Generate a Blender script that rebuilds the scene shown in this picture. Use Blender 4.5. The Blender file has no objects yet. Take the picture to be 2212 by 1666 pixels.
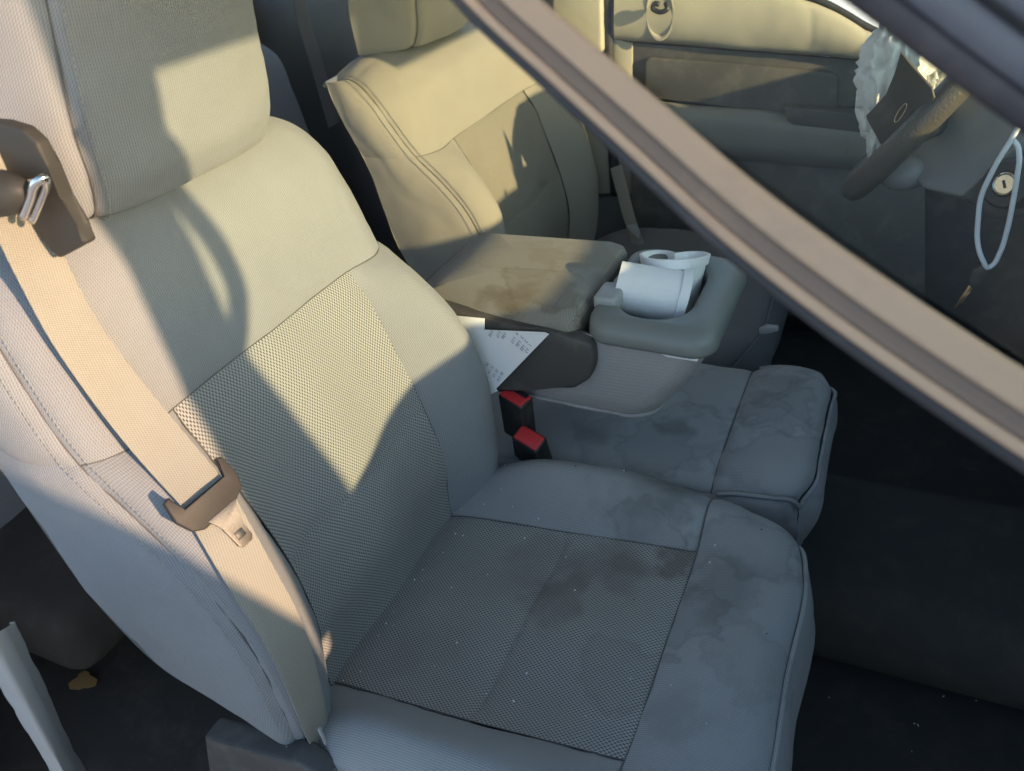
import bpy, bmesh, math, random
import numpy as np
from mathutils import Vector, Matrix, noise
random.seed(7)
S = bpy.context.scene
COL = S.collection
rad = math.radians

# ------------------------------------------------------------------ camera, sky, sun, exposure
# The origin is the phone's lens: X runs forward along the truck, Y across the cab to the
# driver's side, Z up.  Sizes are metres.  The seat cushion lies about 0.8 m below the lens.
F = 1700.0                                   # focal length for a picture 2212 wide
R = np.array([[0.90291973, 0.13995256, -0.40638558],
              [0.41235062, -0.54880275, 0.72717433],
              [-0.12125561, -0.8241534, -0.55323435]])
def P(px, py, X=None, Y=None, Z=None):       # point seen at a picture position, on a plane of the cab
    d = R @ np.array([(px - 1106) / F, (py - 833) / F, 1.0])
    k = X / d[0] if X is not None else (Y / d[1] if Y is not None else Z / d[2])
    return d * k
cd = bpy.data.cameras.new('camera'); cam = bpy.data.objects.new('camera', cd); COL.objects.link(cam)
m3 = Matrix(((R[0][0], -R[0][1], -R[0][2]), (R[1][0], -R[1][1], -R[1][2]), (R[2][0], -R[2][1], -R[2][2])))
cam.matrix_world = m3.to_4x4()
cd.sensor_width = 36; cd.lens = F / 2212 * 36; cd.clip_start = 0.01; cd.clip_end = 500
cd.dof.use_dof = True; cd.dof.focus_distance = 1.0; cd.dof.aperture_fstop = 8
S.camera = cam

SUN = Vector((-1, .30, -.25)).normalized()   # the way the light travels
w = bpy.data.worlds.new('World'); S.world = w; w.use_nodes = True
nt = w.node_tree; bg = nt.nodes['Background']
sky = nt.nodes.new('ShaderNodeTexSky'); sky.sky_type = 'NISHITA'; sky.sun_disc = False
sky.sun_elevation = math.asin(-SUN.z); sky.sun_rotation = math.atan2(-SUN.x, -SUN.y)
sky.air_density = 1.0; sky.dust_density = .6; sky.ozone_density = 2.0
nt.links.new(sky.outputs[0], bg.inputs[0]); bg.inputs[1].default_value = .15
sl = bpy.data.lights.new('sun', 'SUN'); so = bpy.data.objects.new('sun', sl); COL.objects.link(so)
sl.energy = 2.6; sl.angle = rad(.7); sl.color = (1.0, .69, .435)
so.rotation_euler = SUN.to_track_quat('-Z', 'Y').to_euler()
S.view_settings.view_transform = 'Standard'; S.view_settings.look = 'None'
S.view_settings.gamma = 1; S.view_settings.use_curve_mapping = False
S.view_settings.exposure = 1.62
S.cycles.use_denoising = True
S.cycles.max_bounces = 10; S.cycles.transparent_max_bounces = 12
S.cycles.sample_clamp_indirect = 6

# ------------------------------------------------------------------ materials
MATS = {}
class NT:
    def __init__(s, name):
        s.m = bpy.data.materials.new(name); s.m.use_nodes = True
        s.t = s.m.node_tree; s.b = s.t.nodes['Principled BSDF']; MATS[name] = s.m
    def n(s, typ, **kw):
        x = s.t.nodes.new('ShaderNode' + typ)
        for k, v in kw.items(): setattr(x, k, v)
        return x
    def l(s, a, b): s.t.links.new(a, b)
    def math(s, op, a, b=None, c=None, clamp=False):
        x = s.n('Math', operation=op, use_clamp=clamp)
        for i, v in enumerate((a, b, c)):
            if v is None: continue
            if isinstance(v, (int, float)): x.inputs[i].default_value = v
            else: s.l(v, x.inputs[i])
        return x.outputs[0]
    def mix(s, fac, a, b, mode='MIX'):
        x = s.n('Mix', data_type='RGBA', blend_type=mode)
        for i, v in ((0, fac), (6, a), (7, b)):
            if isinstance(v, (int, float)): x.inputs[i].default_value = v
            elif isinstance(v, (tuple, list)): x.inputs[i].default_value = (*v, 1) if len(v) == 3 else v
            else: s.l(v, x.inputs[i])
        return x.outputs[2]
    def noise(s, scale, vec=None, detail=4, rough=.6):
        x = s.n('TexNoise'); x.inputs['Scale'].default_value = scale
        x.inputs['Detail'].default_value = detail; x.inputs['Roughness'].default_value = rough
        if vec is not None: s.l(vec, x.inputs['Vector'])
        return x.outputs[0]
    def ramp(s, fac, lo, hi):
        x = s.n('MapRange'); x.interpolation_type = 'SMOOTHSTEP'
        x.inputs[1].default_value = lo; x.inputs[2].default_value = hi
        s.l(fac, x.inputs[0]); return x.outputs[0]
    def bump(s, h, dist, strength=1.0):
        x = s.n('Bump'); x.inputs['Distance'].default_value = dist; x.inputs['Strength'].default_value = strength
        s.l(h, x.inputs['Height']); s.l(x.outputs[0], s.b.inputs['Normal'])
    def set(s, **kw):
        for k, v in kw.items(): s.b.inputs[k.replace('_', ' ')].default_value = v

def plastic(name, col, rough=.5, grain=900, gd=.00012, dust=.25, dustcol=(.35, .31, .26), metallic=0, spec=.5):
    m = NT(name); g = m.n('NewGeometry').outputs['Position']
    d = m.ramp(m.noise(14, g, 6, .7), .45, .75)
    d = m.math('MULTIPLY', d, dust)
    m.l(m.mix(d, col, dustcol), m.b.inputs['Base Color'])
    m.set(Metallic=metallic); m.b.inputs['Specular IOR Level'].default_value = spec
    m.l(m.math('ADD', m.math('MULTIPLY', m.noise(25, g), .2), rough - .1), m.b.inputs['Roughness'])
    if gd: m.bump(m.noise(grain, g, 2), gd)
    return m.m

def fabric(name, base, pitch=.0025, kind='rib', stains=(), depth=.0005, contrast=.42):
    """woven seat cloth; the weave is laid out in metres on the panel's own UVs"""
    m = NT(name); uv = m.n('UVMap').outputs[0]; g = m.n('NewGeometry').outputs['Position']
    sep = m.n('SeparateXYZ'); m.l(uv, sep.inputs[0]); u, v = sep.outputs[0], sep.outputs[1]
    k = 2 * math.pi / pitch
    if kind == 'rib':
        a = m.math('SINE', m.math('MULTIPLY', u, k)); b = m.math('SINE', m.math('MULTIPLY', v, k * .8))
        h = m.math('ADD', m.math('MULTIPLY', m.math('MULTIPLY', a, b), .5), m.math('MULTIPLY', a, .35))
        h = m.math('ADD', m.math('MULTIPLY', h, .6), .5, clamp=True)
        col = m.mix(h, tuple(c * (1 - contrast) for c in base), tuple(c * (1 + contrast * .5) for c in base))
    elif kind == 'belt':
        a = m.math('SINE', m.math('MULTIPLY', m.math('ADD', u, m.math('MULTIPLY', v, .5)), k))
        b = m.math('SINE', m.math('MULTIPLY', v, k * .7))
        h = m.math('ADD', m.math('MULTIPLY', m.math('MULTIPLY', a, b), .5), .5)
        col = m.mix(h, tuple(c * (1 - contrast) for c in base), tuple(c * (1 + contrast * .5) for c in base))
    else:
        wob = m.n('TexNoise'); wob.inputs['Scale'].default_value = 60; m.l(uv, wob.inputs['Vector'])
        vv = m.math('DIVIDE', v, pitch * .68)
        row = m.math('FLOOR', vv); fy = m.math('SUBTRACT', vv, row)
        uu = m.math('ADD', m.math('DIVIDE', u, pitch), m.math('MULTIPLY', m.math('MODULO', m.math('ABSOLUTE', row), 2), .5))
        uu = m.math('ADD', uu, m.math('MULTIPLY', wob.outputs[0], .25))
        fx = m.math('ABSOLUTE', m.math('SUBTRACT', m.math('FRACT', uu), .5))
        gap = m.ramp(fx, .30, .40)                                   # dark slot between two floats of yarn
        ry = m.math('ABSOLUTE', m.math('SUBTRACT', fy, .5))
        gap = m.math('MULTIPLY', gap, m.math('SUBTRACT', 1, m.ramp(ry, .36, .5)))
        edge_ = m.math('MULTIPLY', m.ramp(ry, .30, .5), .35)
        h = m.math('SUBTRACT', 1, m.math('MAXIMUM', gap, edge_))
        col = m.mix(gap, base, tuple(c * .15 for c in base)); col = m.mix(edge_, col, tuple(c * .45 for c in base))
    # handling wear: slow uneven tone
    n1 = m.noise(9, g, 6, .65)
    col = m.mix(m.math('MULTIPLY', m.ramp(n1, .35, .75), .16), col, tuple(c * .55 for c in base))
    for (c, r, scol, amt, edge) in stains:
        dv = m.n('VectorMath', operation='DISTANCE')
        wv = m.n('TexNoise'); wv.inputs['Scale'].default_value = .75 / r; wv.inputs['Detail'].default_value = 5; wv.inputs['Roughness'].default_value = .55; m.l(g, wv.inputs['Vector'])
        add = m.n('VectorMath', operation='MULTIPLY_ADD'); m.l(wv.outputs[1], add.inputs[0])
        add.inputs[1].default_value = (r * 3.2, r * 3.2, 0); m.l(g, add.inputs[2])
        m.l(add.outputs[0], dv.inputs[0]); dv.inputs[1].default_value = tuple(np.array(c) + np.array([r * 1.6, r * 1.6, 0]))
        f = m.math('SUBTRACT', 1, m.ramp(dv.outputs['Value'], r * (.72 if edge else .25), r * 1.02))
        if edge:   # a tide line left by a dried spill
            f2 = m.math('MULTIPLY', m.ramp(dv.outputs['Value'], r * .72, r * .95), f)
            f = m.math('ADD', m.math('MULTIPLY', f, .35), m.math('MULTIPLY', f2, 1.25), clamp=True)
        col = m.mix(m.math('MULTIPLY', f, amt), col, scol)
    m.l(col, m.b.inputs['Base Color']); m.set(Roughness=.9)
    m.b.inputs['Specular IOR Level'].default_value = .15
    m.b.inputs['Sheen Weight'].default_value = .12; m.b.inputs['Sheen Roughness'].default_value = .4
    hh = m.math('ADD', h, m.math('MULTIPLY', m.noise(2500, g, 2), .35))
    m.bump(hh, depth)
    return m.m

CLOTH = (.285, .293, .305); WAF = (.36, .363, .352)
dark = (.105, .098, .09); brown = (.14, .115, .085)
fabric('seat_cloth', CLOTH)
fabric('cushion_cloth', (.37, .37, .365), stains=[
    ((-.27, .78, -.75), .075, dark, 0.39, False), ((-.20, .80, -.75), .05, dark, 0.52, False), ((-.24, .73, -.76), .05, dark, 0.45, True),
    ((-.10, .74, -.75), .07, dark, 0.45, True), ((-.13, .66, -.755), .06, dark, 0.39, False), ((-.15, .60, -.755), .045, dark, 0.45, True),
    ((-.08, .58, -.755), .06, dark, 0.29, True), ((-.12, .47, -.755), .05, dark, 0.23, False)])
fabric('waffle_cloth', WAF, pitch=.0044, kind='waffle', depth=.0006)
fabric('cushion_waffle', (.40, .39, .36), pitch=.0044, kind='waffle', depth=.0006, stains=[
    ((-.27, .68, -.78), .05, brown, .32, False), ((-.24, .66, -.78), .04, brown, .3, False), ((-.30, .64, -.785), .05, brown, .28, False),
    ((-.32, .61, -.785), .05, brown, .35, False), ((-.38, .66, -.785), .06, brown, .25, False), ((-.19, .69, -.77), .03, brown, .6, False),
    ((-.20, .52, -.77), .05, brown, .3, True), ((-.46, .5, -.79), .07, brown, .15, False)])
fabric('middle_cloth', (.42, .415, .41), stains=[
    ((-.25, .95, -.77), .09, dark, 0.38, True), ((-.33, .92, -.77), .08, dark, 0.35, True), ((-.21, 1.08, -.77), .09, dark, 0.38, True),
    ((-.09, .93, -.77), .09, dark, 0.38, True), ((-.11, 1.03, -.76), .06, dark, 0.42, True), ((-.07, 1.10, -.76), .07, dark, 0.42, True),
    ((-.12, 1.12, -.76), .06, dark, 0.38, False), ((-.27, .98, -.77), .04, dark, 0.45, False), ((-.40, .93, -.77), .06, dark, 0.38, False)])
fabric('console_cloth', (.30, .28, .24), pitch=.0024, stains=[
    ((-.42, .90, -.5), .075, (.13, .095, .055), 0.58, True), ((-.47, .86, -.5), .05, (.13, .095, .055), 0.58, False), ((-.40, 1.0, -.5), .08, (.2, .16, .11), 0.49, True),
    ((-.37, .95, -.51), .05, (.4, .38, .34), 0.49, False), ((-.50, .97, -.5), .07, (.13, .095, .055), 0.30, True), ((-.52, .83, -.5), .045, (.13, .095, .055), 0.49, False)])
fabric('driver_cloth', (.33, .305, .255)); fabric('driver_cushion_shade', (.19, .185, .18)); fabric('console_side', (.42, .395, .38)); fabric('driver_waffle', (.31, .285, .23), pitch=.0044, kind='waffle', depth=.0005)  # driver cushion: darker copy of the seat cloth, its shade put into the colour
fabric('rear_cloth', (.24, .235, .23), pitch=.003)
fabric('webbing', (.33, .312, .265), pitch=.0026, kind='belt', depth=.0004, contrast=.3)
fabric('rear_webbing', (.14, .135, .13), pitch=.004, kind='belt')
plastic('seam_shade', (.12, .117, .11), .95, gd=0, dust=.2, spec=.1)  # dark colour stands in for shade down in the seam crevices
fabric('thread', (.36, .355, .33), pitch=.001)
fabric('airbag_cloth', (.82, .81, .76), pitch=.0012, depth=.0001, contrast=.08)
plastic('trim_dark', (.065, .06, .057), .55); plastic('trim_grey', (.22, .22, .212), .5)
plastic('trim_light', (.34, .345, .345), .42, dust=.2); plastic('tray_grey', (.20, .212, .20), .42, dust=.12)
plastic('door_cream', (.46, .42, .325), .6, 500, .0003, dust=.12); plastic('door_dark', (.105, .098, .086), .6, 500, .0003)
plastic('door_grey', (.24, .235, .205), .55, 500, .0002); plastic('guide_grey', (.04, .039, .036), .55, 1200, .0001, dust=.25, dustcol=(.09, .08, .07), spec=.3)
plastic('tongue_brown', (.035, .031, .028), .55, dust=.25, dustcol=(.12, .095, .075), spec=.3); plastic('black_plastic', (.022, .022, .023), .4, dust=.12)
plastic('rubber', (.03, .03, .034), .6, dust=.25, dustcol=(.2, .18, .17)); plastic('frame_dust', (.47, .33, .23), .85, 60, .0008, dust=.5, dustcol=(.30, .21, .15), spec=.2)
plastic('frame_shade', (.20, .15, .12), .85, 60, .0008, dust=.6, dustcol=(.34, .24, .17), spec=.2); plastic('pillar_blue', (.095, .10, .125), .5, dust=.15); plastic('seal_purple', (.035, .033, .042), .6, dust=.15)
plastic('wheel_leather', (.10, .088, .072), .33, 260, .0012, dust=.2, dustcol=(.2, .16, .1)); plastic('flap_brown', (.085, .072, .058), .55, 900, .0003, dust=.2)
plastic('red_button', (.55, .03, .035), .4, dust=.15, dustcol=(.55, .2, .2)); plastic('foam_white', (.87, .88, .89), .6, 700, .0004, dust=.10, dustcol=(.55, .45, .3))
plastic('chrome', (.75, .74, .72), .2, gd=0, dust=.15, metallic=1); plastic('steel', (.17, .16, .15), .5, 700, .0002, dust=.35, metallic=1)
plastic('brass', (.75, .55, .25), .3, gd=0, metallic=1); plastic('lanyard_white', (.70, .72, .74), .5, dust=.1)
plastic('paper', (.80, .80, .80), .8, 400, .0002, dust=.08, dustcol=(.6, .5, .35)); plastic('ink', (.04, .05, .12), .7, gd=0)
plastic('carpet', (.09, .086, .083), .95, 1500, .003, dust=.6, dustcol=(.14, .125, .11), spec=.1)
plastic('rear_carpet', (.08, .068, .058), .95, 1500, .0025, dust=.6, dustcol=(.14, .115, .095), spec=.1)
plastic('leaf_brown', (.34, .19, .06), .7); plastic('headliner', (.52, .50, .46), .9, 900, .0004)
plastic('ground_pale', (.42, .40, .37), .9, 40, .004, dust=.4); plastic('stucco', (.90, .93, .92), .9, 90, .003, dust=.15)
plastic('body_paint', (.30, .24, .20), .35, gd=0)
def glass(name, tint):
    m = NT(name); t = m.t; t.nodes.remove(m.b); out = t.nodes['Material Output']
    a = m.n('BsdfTransparent'); a.inputs[0].default_value = (*tint, 1)
    b = m.n('BsdfGlossy'); b.inputs['Roughness'].default_value = .02
    fr = m.n('Fresnel'); fr.inputs[0].default_value = 1.45
    x = m.n('MixShader'); m.l(m.math('MULTIPLY', fr.outputs[0], .8), x.inputs[0]); m.l(a.outputs[0], x.inputs[1]); m.l(b.outputs[0], x.inputs[2])
    m.l(x.outputs[0], out.inputs[0])
glass('windshield_tint', (.85, 1.0, .83)); glass('window_clear', (.90, .95, .92))
def dusty(name, amt):  # clear pane with a little diffuse white, imitating a veil of reflected haze
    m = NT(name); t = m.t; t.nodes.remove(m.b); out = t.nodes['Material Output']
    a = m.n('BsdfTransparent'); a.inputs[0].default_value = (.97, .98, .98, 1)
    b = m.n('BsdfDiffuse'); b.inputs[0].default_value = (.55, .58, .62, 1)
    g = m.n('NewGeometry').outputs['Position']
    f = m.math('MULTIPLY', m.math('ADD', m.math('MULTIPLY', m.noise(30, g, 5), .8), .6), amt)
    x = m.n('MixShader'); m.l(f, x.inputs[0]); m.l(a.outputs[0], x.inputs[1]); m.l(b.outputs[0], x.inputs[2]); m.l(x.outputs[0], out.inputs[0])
dusty('haze_glass', .019)
M = MATS

# ------------------------------------------------------------------ builders
def tag(o, label=None, cat=None, group=None, kind=None):
    for k, v in (('label', label), ('category', cat), ('group', group), ('kind', kind)):
        if v: o[k] = v
    return o
def root(name, label, cat, base, group=None):
    o = bpy.data.objects.new(name, None); COL.objects.link(o); o.location = base; o.empty_display_size = .05
    o['base'] = tuple(base); return tag(o, label, cat, group)
def base_of(p):
    while p is not None:
        if p.type == 'EMPTY' or p.parent is None: return np.array(p.location)
        p = p.parent
def obj(name, v, f, mat, parent=None, uv=None, smooth=True, auto=None):
    v = np.asarray(v, float)
    b = base_of(parent) if parent is not None else v.mean(0) * [1, 1, 0] + [0, 0, v[:, 2].min()]
    me = bpy.data.meshes.new(name); me.from_pydata((v - b).tolist(), [], [list(map(int, q)) for q in f])
    if uv is not None:
        ul = me.uv_layers.new(name='UVMap'); li = np.empty(len(me.loops), int); me.loops.foreach_get('vertex_index', li)
        ul.data.foreach_set('uv', np.asarray(uv, float)[li].ravel())
    me.materials.append(M[mat])
    if smooth: me.polygons.foreach_set('use_smooth', [True] * len(me.polygons))
    if auto is not None and smooth:
        bm = bmesh.new(); bm.from_mesh(me)
        for e in bm.edges:
            if len(e.link_faces) == 2 and e.calc_face_angle(0) > rad(auto): e.smooth = False
        bm.to_mesh(me); bm.free()
    o = bpy.data.objects.new(name, me); COL.objects.link(o)
    if parent is None: o.location = b
    else: o.parent = parent
    return o
def hermite(vals, ts, tq):
    vals = np.asarray(vals, float); n = len(ts); d = np.zeros_like(vals)
    h = np.diff(ts); sl = np.diff(vals, axis=0) / h.reshape(-1, *([1] * (vals.ndim - 1)))
    d[0] = sl[0]; d[-1] = sl[-1]
    for i in range(1, n - 1): d[i] = (sl[i - 1] * h[i] + sl[i] * h[i - 1]) / (h[i - 1] + h[i])
    k = np.clip(np.searchsorted(ts, tq, side='right') - 1, 0, n - 2)
    hh = h[k]; s = (tq - ts[k]) / hh; sh = (-1,) + (1,) * (vals.ndim - 1); s = s.reshape(sh); hh = hh.reshape(sh)
    return ((2*s**3 - 3*s**2 + 1) * vals[k] + (s**3 - 2*s**2 + s) * hh * d[k] + (-2*s**3 + 3*s**2) * vals[k+1] + (s**3 - s**2) * hh * d[k+1])
class Net:
    """smooth surface through a net of control points; panels are cut along net lines"""
    def __init__(s, ctrl, nr=8, nc=8):
        c = np.asarray(ctrl, float); s.nr, s.nc = nr, nc
        def chord(a): return np.concatenate([[0], np.cumsum(np.maximum(np.linalg.norm(np.diff(a, axis=0), axis=2).mean(1), .004))])
        tr = chord(c); tc = chord(c.transpose(1, 0, 2))
        q = lambda t, n: np.concatenate([np.linspace(t[i], t[i+1], n, endpoint=False) for i in range(len(t)-1)] + [[t[-1]]])
        a = hermite(c, tr, q(tr, nr)); s.S = hermite(a.transpose(1, 0, 2), tc, q(tc, nc)).transpose(1, 0, 2)
        gi, gj = np.gradient(s.S, axis=0), np.gradient(s.S, axis=1)
        N = np.cross(gj, gi); N /= np.maximum(np.linalg.norm(N, axis=2, keepdims=True), 1e-9)
        s.N = N
    def flip(s): s.N = -s.N; return s
    def idx(s, r, c): return int(round(r * s.nr)), int(round(c * s.nc))
    def panel(s, name, r0, r1, c0, c1, mat, parent, seams='LRTB', depth=.006, width=.010, puff=0.0):
        i0, j0 = s.idx(r0, c0); i1, j1 = s.idx(r1, c1)
        Q = s.S[i0:i1+1, j0:j1+1].copy(); N = s.N[i0:i1+1, j0:j1+1]
        di = np.concatenate([np.zeros((1, Q.shape[1])), np.cumsum(np.linalg.norm(np.diff(Q, axis=0), axis=2), 0)])
        dj = np.concatenate([np.zeros((Q.shape[0], 1)), np.cumsum(np.linalg.norm(np.diff(Q, axis=1), axis=2), 1)], 1)
        big = np.full(di.shape, 9.0); d = big
        if 'T' in seams: d = np.minimum(d, di[-1:] - di)
        if 'B' in seams: d = np.minimum(d, di)
        if 'L' in seams: d = np.minimum(d, dj)
        if 'R' in seams: d = np.minimum(d, dj[:, -1:] - dj)
        off = -depth * np.exp(-(d / width) ** 1.2) + puff * (1 - np.exp(-(d / .05) ** 2))
        for a_ in range(Q.shape[0]):
            for b_ in range(Q.shape[1]):
                q = Vector(Q[a_, b_])
                off[a_, b_] += .0022 * noise.noise(q * 11) + .0010 * noise.noise(q * 29) - .0016 * (1 - abs(noise.noise(q * 7.5 + Vector((3, 8, 1))))) ** 9 + .0014 * noise.noise(Vector((q.x * 75, q.y * 75, q.z * 75))) * math.exp(-d[a_, b_] / .018)
        Q = Q + N * off[..., None]
        a, b = Q.shape[:2]; ii, jj = np.meshgrid(np.arange(a-1), np.arange(b-1), indexing='ij')
        v0 = (ii * b + jj).ravel(); f = np.stack([v0, v0+1, v0+b+1, v0+b], 1)
        mid = dj[:, [b // 2]]
        uv = np.stack([(dj - mid).ravel(), di.ravel()], 1)
        o = obj(name, Q.reshape(-1, 3), f, mat, parent, uv)
        return o
    def line(s, r=None, c=None, a=None, b=None, shift=0, lift=0):
        """points and normals along a net line; shift moves sideways (metres), lift along the normal"""
        if c is not None:
            j = s.idx(0, c)[1]; i0 = 0 if a is None else s.idx(a, 0)[0]; i1 = s.S.shape[0]-1 if b is None else s.idx(b, 0)[0]
            p, n = s.S[i0:i1+1, j], s.N[i0:i1+1, j]
        else:
            i = s.idx(r, 0)[0]; j0 = 0 if a is None else s.idx(0, a)[1]; j1 = s.S.shape[1]-1 if b is None else s.idx(0, b)[1]
            p, n = s.S[i, j0:j1+1], s.N[i, j0:j1+1]
        t = np.gradient(p, axis=0); t /= np.linalg.norm(t, axis=1, keepdims=True)
        return p + np.cross(t, n) * shift + n * lift, n
def resample(p, step):
    p = np.asarray(p); L = np.concatenate([[0], np.cumsum(np.linalg.norm(np.diff(p, axis=0), axis=1))])
    q = np.arange(0, L[-1], step); return np.stack([np.interp(q, L, p[:, k]) for k in range(3)], 1)
def box_between(a, b, r, V, Fc):
    d = b - a; d = d / np.linalg.norm(d); x = np.cross(d, [0.3, .5, .8]); x /= np.linalg.norm(x); y = np.cross(d, x); n = len(V)
    for p, k in ((a, .6), ((a+b)/2, 1), (b, .6)):
        for q in range(4): V.append(p + r * k * (x * math.cos(q*math.pi/2) + y * math.sin(q*math.pi/2)))
    for g in (0, 4):
        for q in range(4): Fc.append((n+g+q, n+g+(q+1) % 4, n+g+4+(q+1) % 4, n+g+4+q))
    Fc.append((n, n+1, n+2, n+3)); Fc.append((n+8, n+9, n+10, n+11))
def stitches(name, lines, parent, pitch=.0055, r=.00055, mat='thread'):
    V, Fc = [], []
    for p in lines:
        q = resample(p, pitch)
        for i in range(len(q)-1):
            d = q[i+1] - q[i]; box_between(q[i] + d * .12, q[i] + d * .80, r, V, Fc)
    return tag(obj(name, V, Fc, mat, parent), kind='stuff')
def tube(name, pts, r, mat, parent=None, n=10, closed=False, flat=1.0, cap=True):
    p = np.asarray(pts, float); m = len(p); rr = np.full(m, r) if np.isscalar(r) else np.asarray(r)
    t = np.gradient(p, axis=0) if not closed else np.roll(p, -1, 0) - np.roll(p, 1, 0)
    t /= np.linalg.norm(t, axis=1, keepdims=True)
    u = np.cross(t[0], [.21, .9, .37]); u /= np.linalg.norm(u); V = []
    for i in range(m):
        u = u - t[i] * np.dot(u, t[i]); u /= np.linalg.norm(u); x = np.cross(t[i], u)
        for k in range(n):
            a = 2 * math.pi * k / n; V.append(p[i] + rr[i] * (u * math.cos(a) + x * math.sin(a) * flat))
    Fc = []
    for i in range(m if closed else m - 1):
        for k in range(n):
            a, b = i * n, ((i + 1) % m) * n; Fc.append((a + k, a + (k+1) % n, b + (k+1) % n, b + k))
    if not closed and cap: Fc.append(list(range(n))[::-1]); Fc.append(list(range((m-1)*n, m*n)))
    uv = [(k % n / n * 2 * math.pi * rr[0], k // n * .01) for k in range(len(V))]
    return obj(name, V, Fc, mat, parent, uv)
def smooth_path(pts, n=40):
    p = np.asarray(pts, float); t = np.concatenate([[0], np.cumsum(np.linalg.norm(np.diff(p, axis=0), axis=1))])
    return hermite(p, t, np.linspace(0, t[-1], n))
def bm_out(bm):
    bm.verts.ensure_lookup_table(); v = [tuple(x.co) for x in bm.verts]; f = [[y.index for y in x.verts] for x in bm.faces]; bm.free(); return v, f
def rbox(name, x, y, z, bev, mat, parent=None, seg=3, xf=None):
    bm = bmesh.new(); bmesh.ops.create_cube(bm, size=1)
    for v in bm.verts: v.co = ((x[0]+x[1])/2 + v.co.x*(x[1]-x[0]), (y[0]+y[1])/2 + v.co.y*(y[1]-y[0]), (z[0]+z[1])/2 + v.co.z*(z[1]-z[0]))
    if bev: bmesh.ops.bevel(bm, geom=list(bm.edges), offset=bev, segments=seg, profile=.5, affect='EDGES')
    if xf:
        for v in bm.verts: v.co = Vector(xf(v.co))
    v, f = bm_out(bm); v = np.array(v); uv = np.stack([v[:, 0] + v[:, 2] * .7, v[:, 1] + v[:, 2] * .7], 1)
    return obj(name, v, f, mat, parent, uv, auto=40)
def prism(name, poly, depth, mat, parent=None, bev=.002, seg=2, uvs=True):
    """polygon of 3-D points (roughly flat) thickened along its own normal, edges rounded"""
    p = [Vector(q) for q in poly]; c = sum(p, Vector()) / len(p)
    n = Vector()
    for i in range(len(p)): n += (p[i] - c).cross(p[(i+1) % len(p)] - c)
    n.normalize()
    if n.dot(c) > 0: n = -n
    bm = bmesh.new(); a = [bm.verts.new(q) for q in p]; b = [bm.verts.new(q - n * depth) for q in p]
    bm.faces.new(a); bm.faces.new(b[::-1])
    for i in range(len(p)): bm.faces.new((a[i], b[i], b[(i+1) % len(p)], a[(i+1) % len(p)]))
    if bev: bmesh.ops.bevel(bm, geom=[e for e in bm.edges], offset=bev, segments=seg, profile=.5, affect='EDGES', clamp_overlap=True)
    bmesh.ops.recalc_face_normals(bm, faces=bm.faces)
    v, f = bm_out(bm); v = np.array(v); uv = np.stack([v[:, 0] + v[:, 2] * .5, v[:, 1] + v[:, 2] * .5], 1)
    return obj(name, v, f, mat, parent, uv, auto=35)
def loft(name, rings, mat, parent=None, closed=True, cap0=False, cap1=False, auto=None):
    rg = np.asarray(rings, float); a, n = rg.shape[:2]; Fc = []
    for i in range(a-1):
        for k in range(n if closed else n-1): Fc.append((i*n+k, i*n+(k+1) % n, (i+1)*n+(k+1) % n, (i+1)*n+k))
    if cap0: Fc.append(list(range(n))[::-1])
    if cap1: Fc.append(list(range((a-1)*n, a*n)))
    v = rg.reshape(-1, 3); uv = np.stack([v[:, 0] + v[:, 2] * .6, v[:, 1] + v[:, 2] * .6], 1)
    return obj(name, v, Fc, mat, parent, uv, auto=auto)
def ribbon(name, pts, wdir, width, mat, parent=None, th=.0012, n=60, sag=None):
    """woven strap: centre line, direction across, width along it"""
    p = smooth_path(pts, n); wd = smooth_path(wdir, n) if np.ndim(wdir) == 2 else np.tile(wdir, (n, 1))
    wd /= np.linalg.norm(wd, axis=1, keepdims=True)
    wv = np.interp(np.linspace(0, 1, n), np.linspace(0, 1, len(width)), width)
    t = np.gradient(p, axis=0); t /= np.linalg.norm(t, axis=1, keepdims=True); nn = np.cross(t, wd); nn /= np.linalg.norm(nn, axis=1, keepdims=True)
    K = 9; prof = [(x, th * (1 if abs(x) < .97 else .3)) for x in np.linspace(-1, 1, K)] + [(x, -th * (1 if abs(x) < .97 else .3)) for x in np.linspace(1, -1, K)]
    V = []; uv = []; L = np.concatenate([[0], np.cumsum(np.linalg.norm(np.diff(p, axis=0), axis=1))])
    for i in range(n):
        for x, h in prof:
            V.append(p[i] + wd[i] * x * wv[i] / 2 + nn[i] * (h + (sag or 0) * (1 - x*x))); uv.append((x * .024, L[i]))
    m = len(prof); Fc = [(i*m+k, i*m+(k+1) % m, (i+1)*m+(k+1) % m, (i+1)*m+k) for i in range(n-1) for k in range(m)]
    return obj(name, V, Fc, mat, parent, uv, auto=60)

# ------------------------------------------------------------------ the place: ground and cab shell
def sheet(name, x, y, z, mat, kind='structure', parent=None):
    o = obj(name, [(x[0], y[0], z), (x[1], y[0], z), (x[1], y[1], z), (x[0], y[1], z)], [(0, 1, 2, 3)], mat, parent, smooth=False)
    return tag(o, kind=kind)
sheet('ground', (-60, 60), (-60, 60), -1.75, 'ground_pale')
FL = -1.13
fl = rbox('cab_floor', (-1.75, 1.0), (.12, 1.95), (FL-.08, FL), .01, 'carpet'); tag(fl, kind='structure')
rc = rbox('rear_floor_carpet', (-1.70, -.62), (.22, 1.9), (FL+.004, FL+.03), .008, 'rear_carpet'); tag(rc, kind='structure')
rf = rbox('cab_roof', (-1.75, .12), (.24, 1.86), (.26, .30), .01, 'headliner'); tag(rf, kind='structure')
rw = rbox('cab_rear_wall', (-1.80, -1.72), (.12, 1.95), (FL, -.20), .01, 'trim_dark'); tag(rw, kind='structure')
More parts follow.
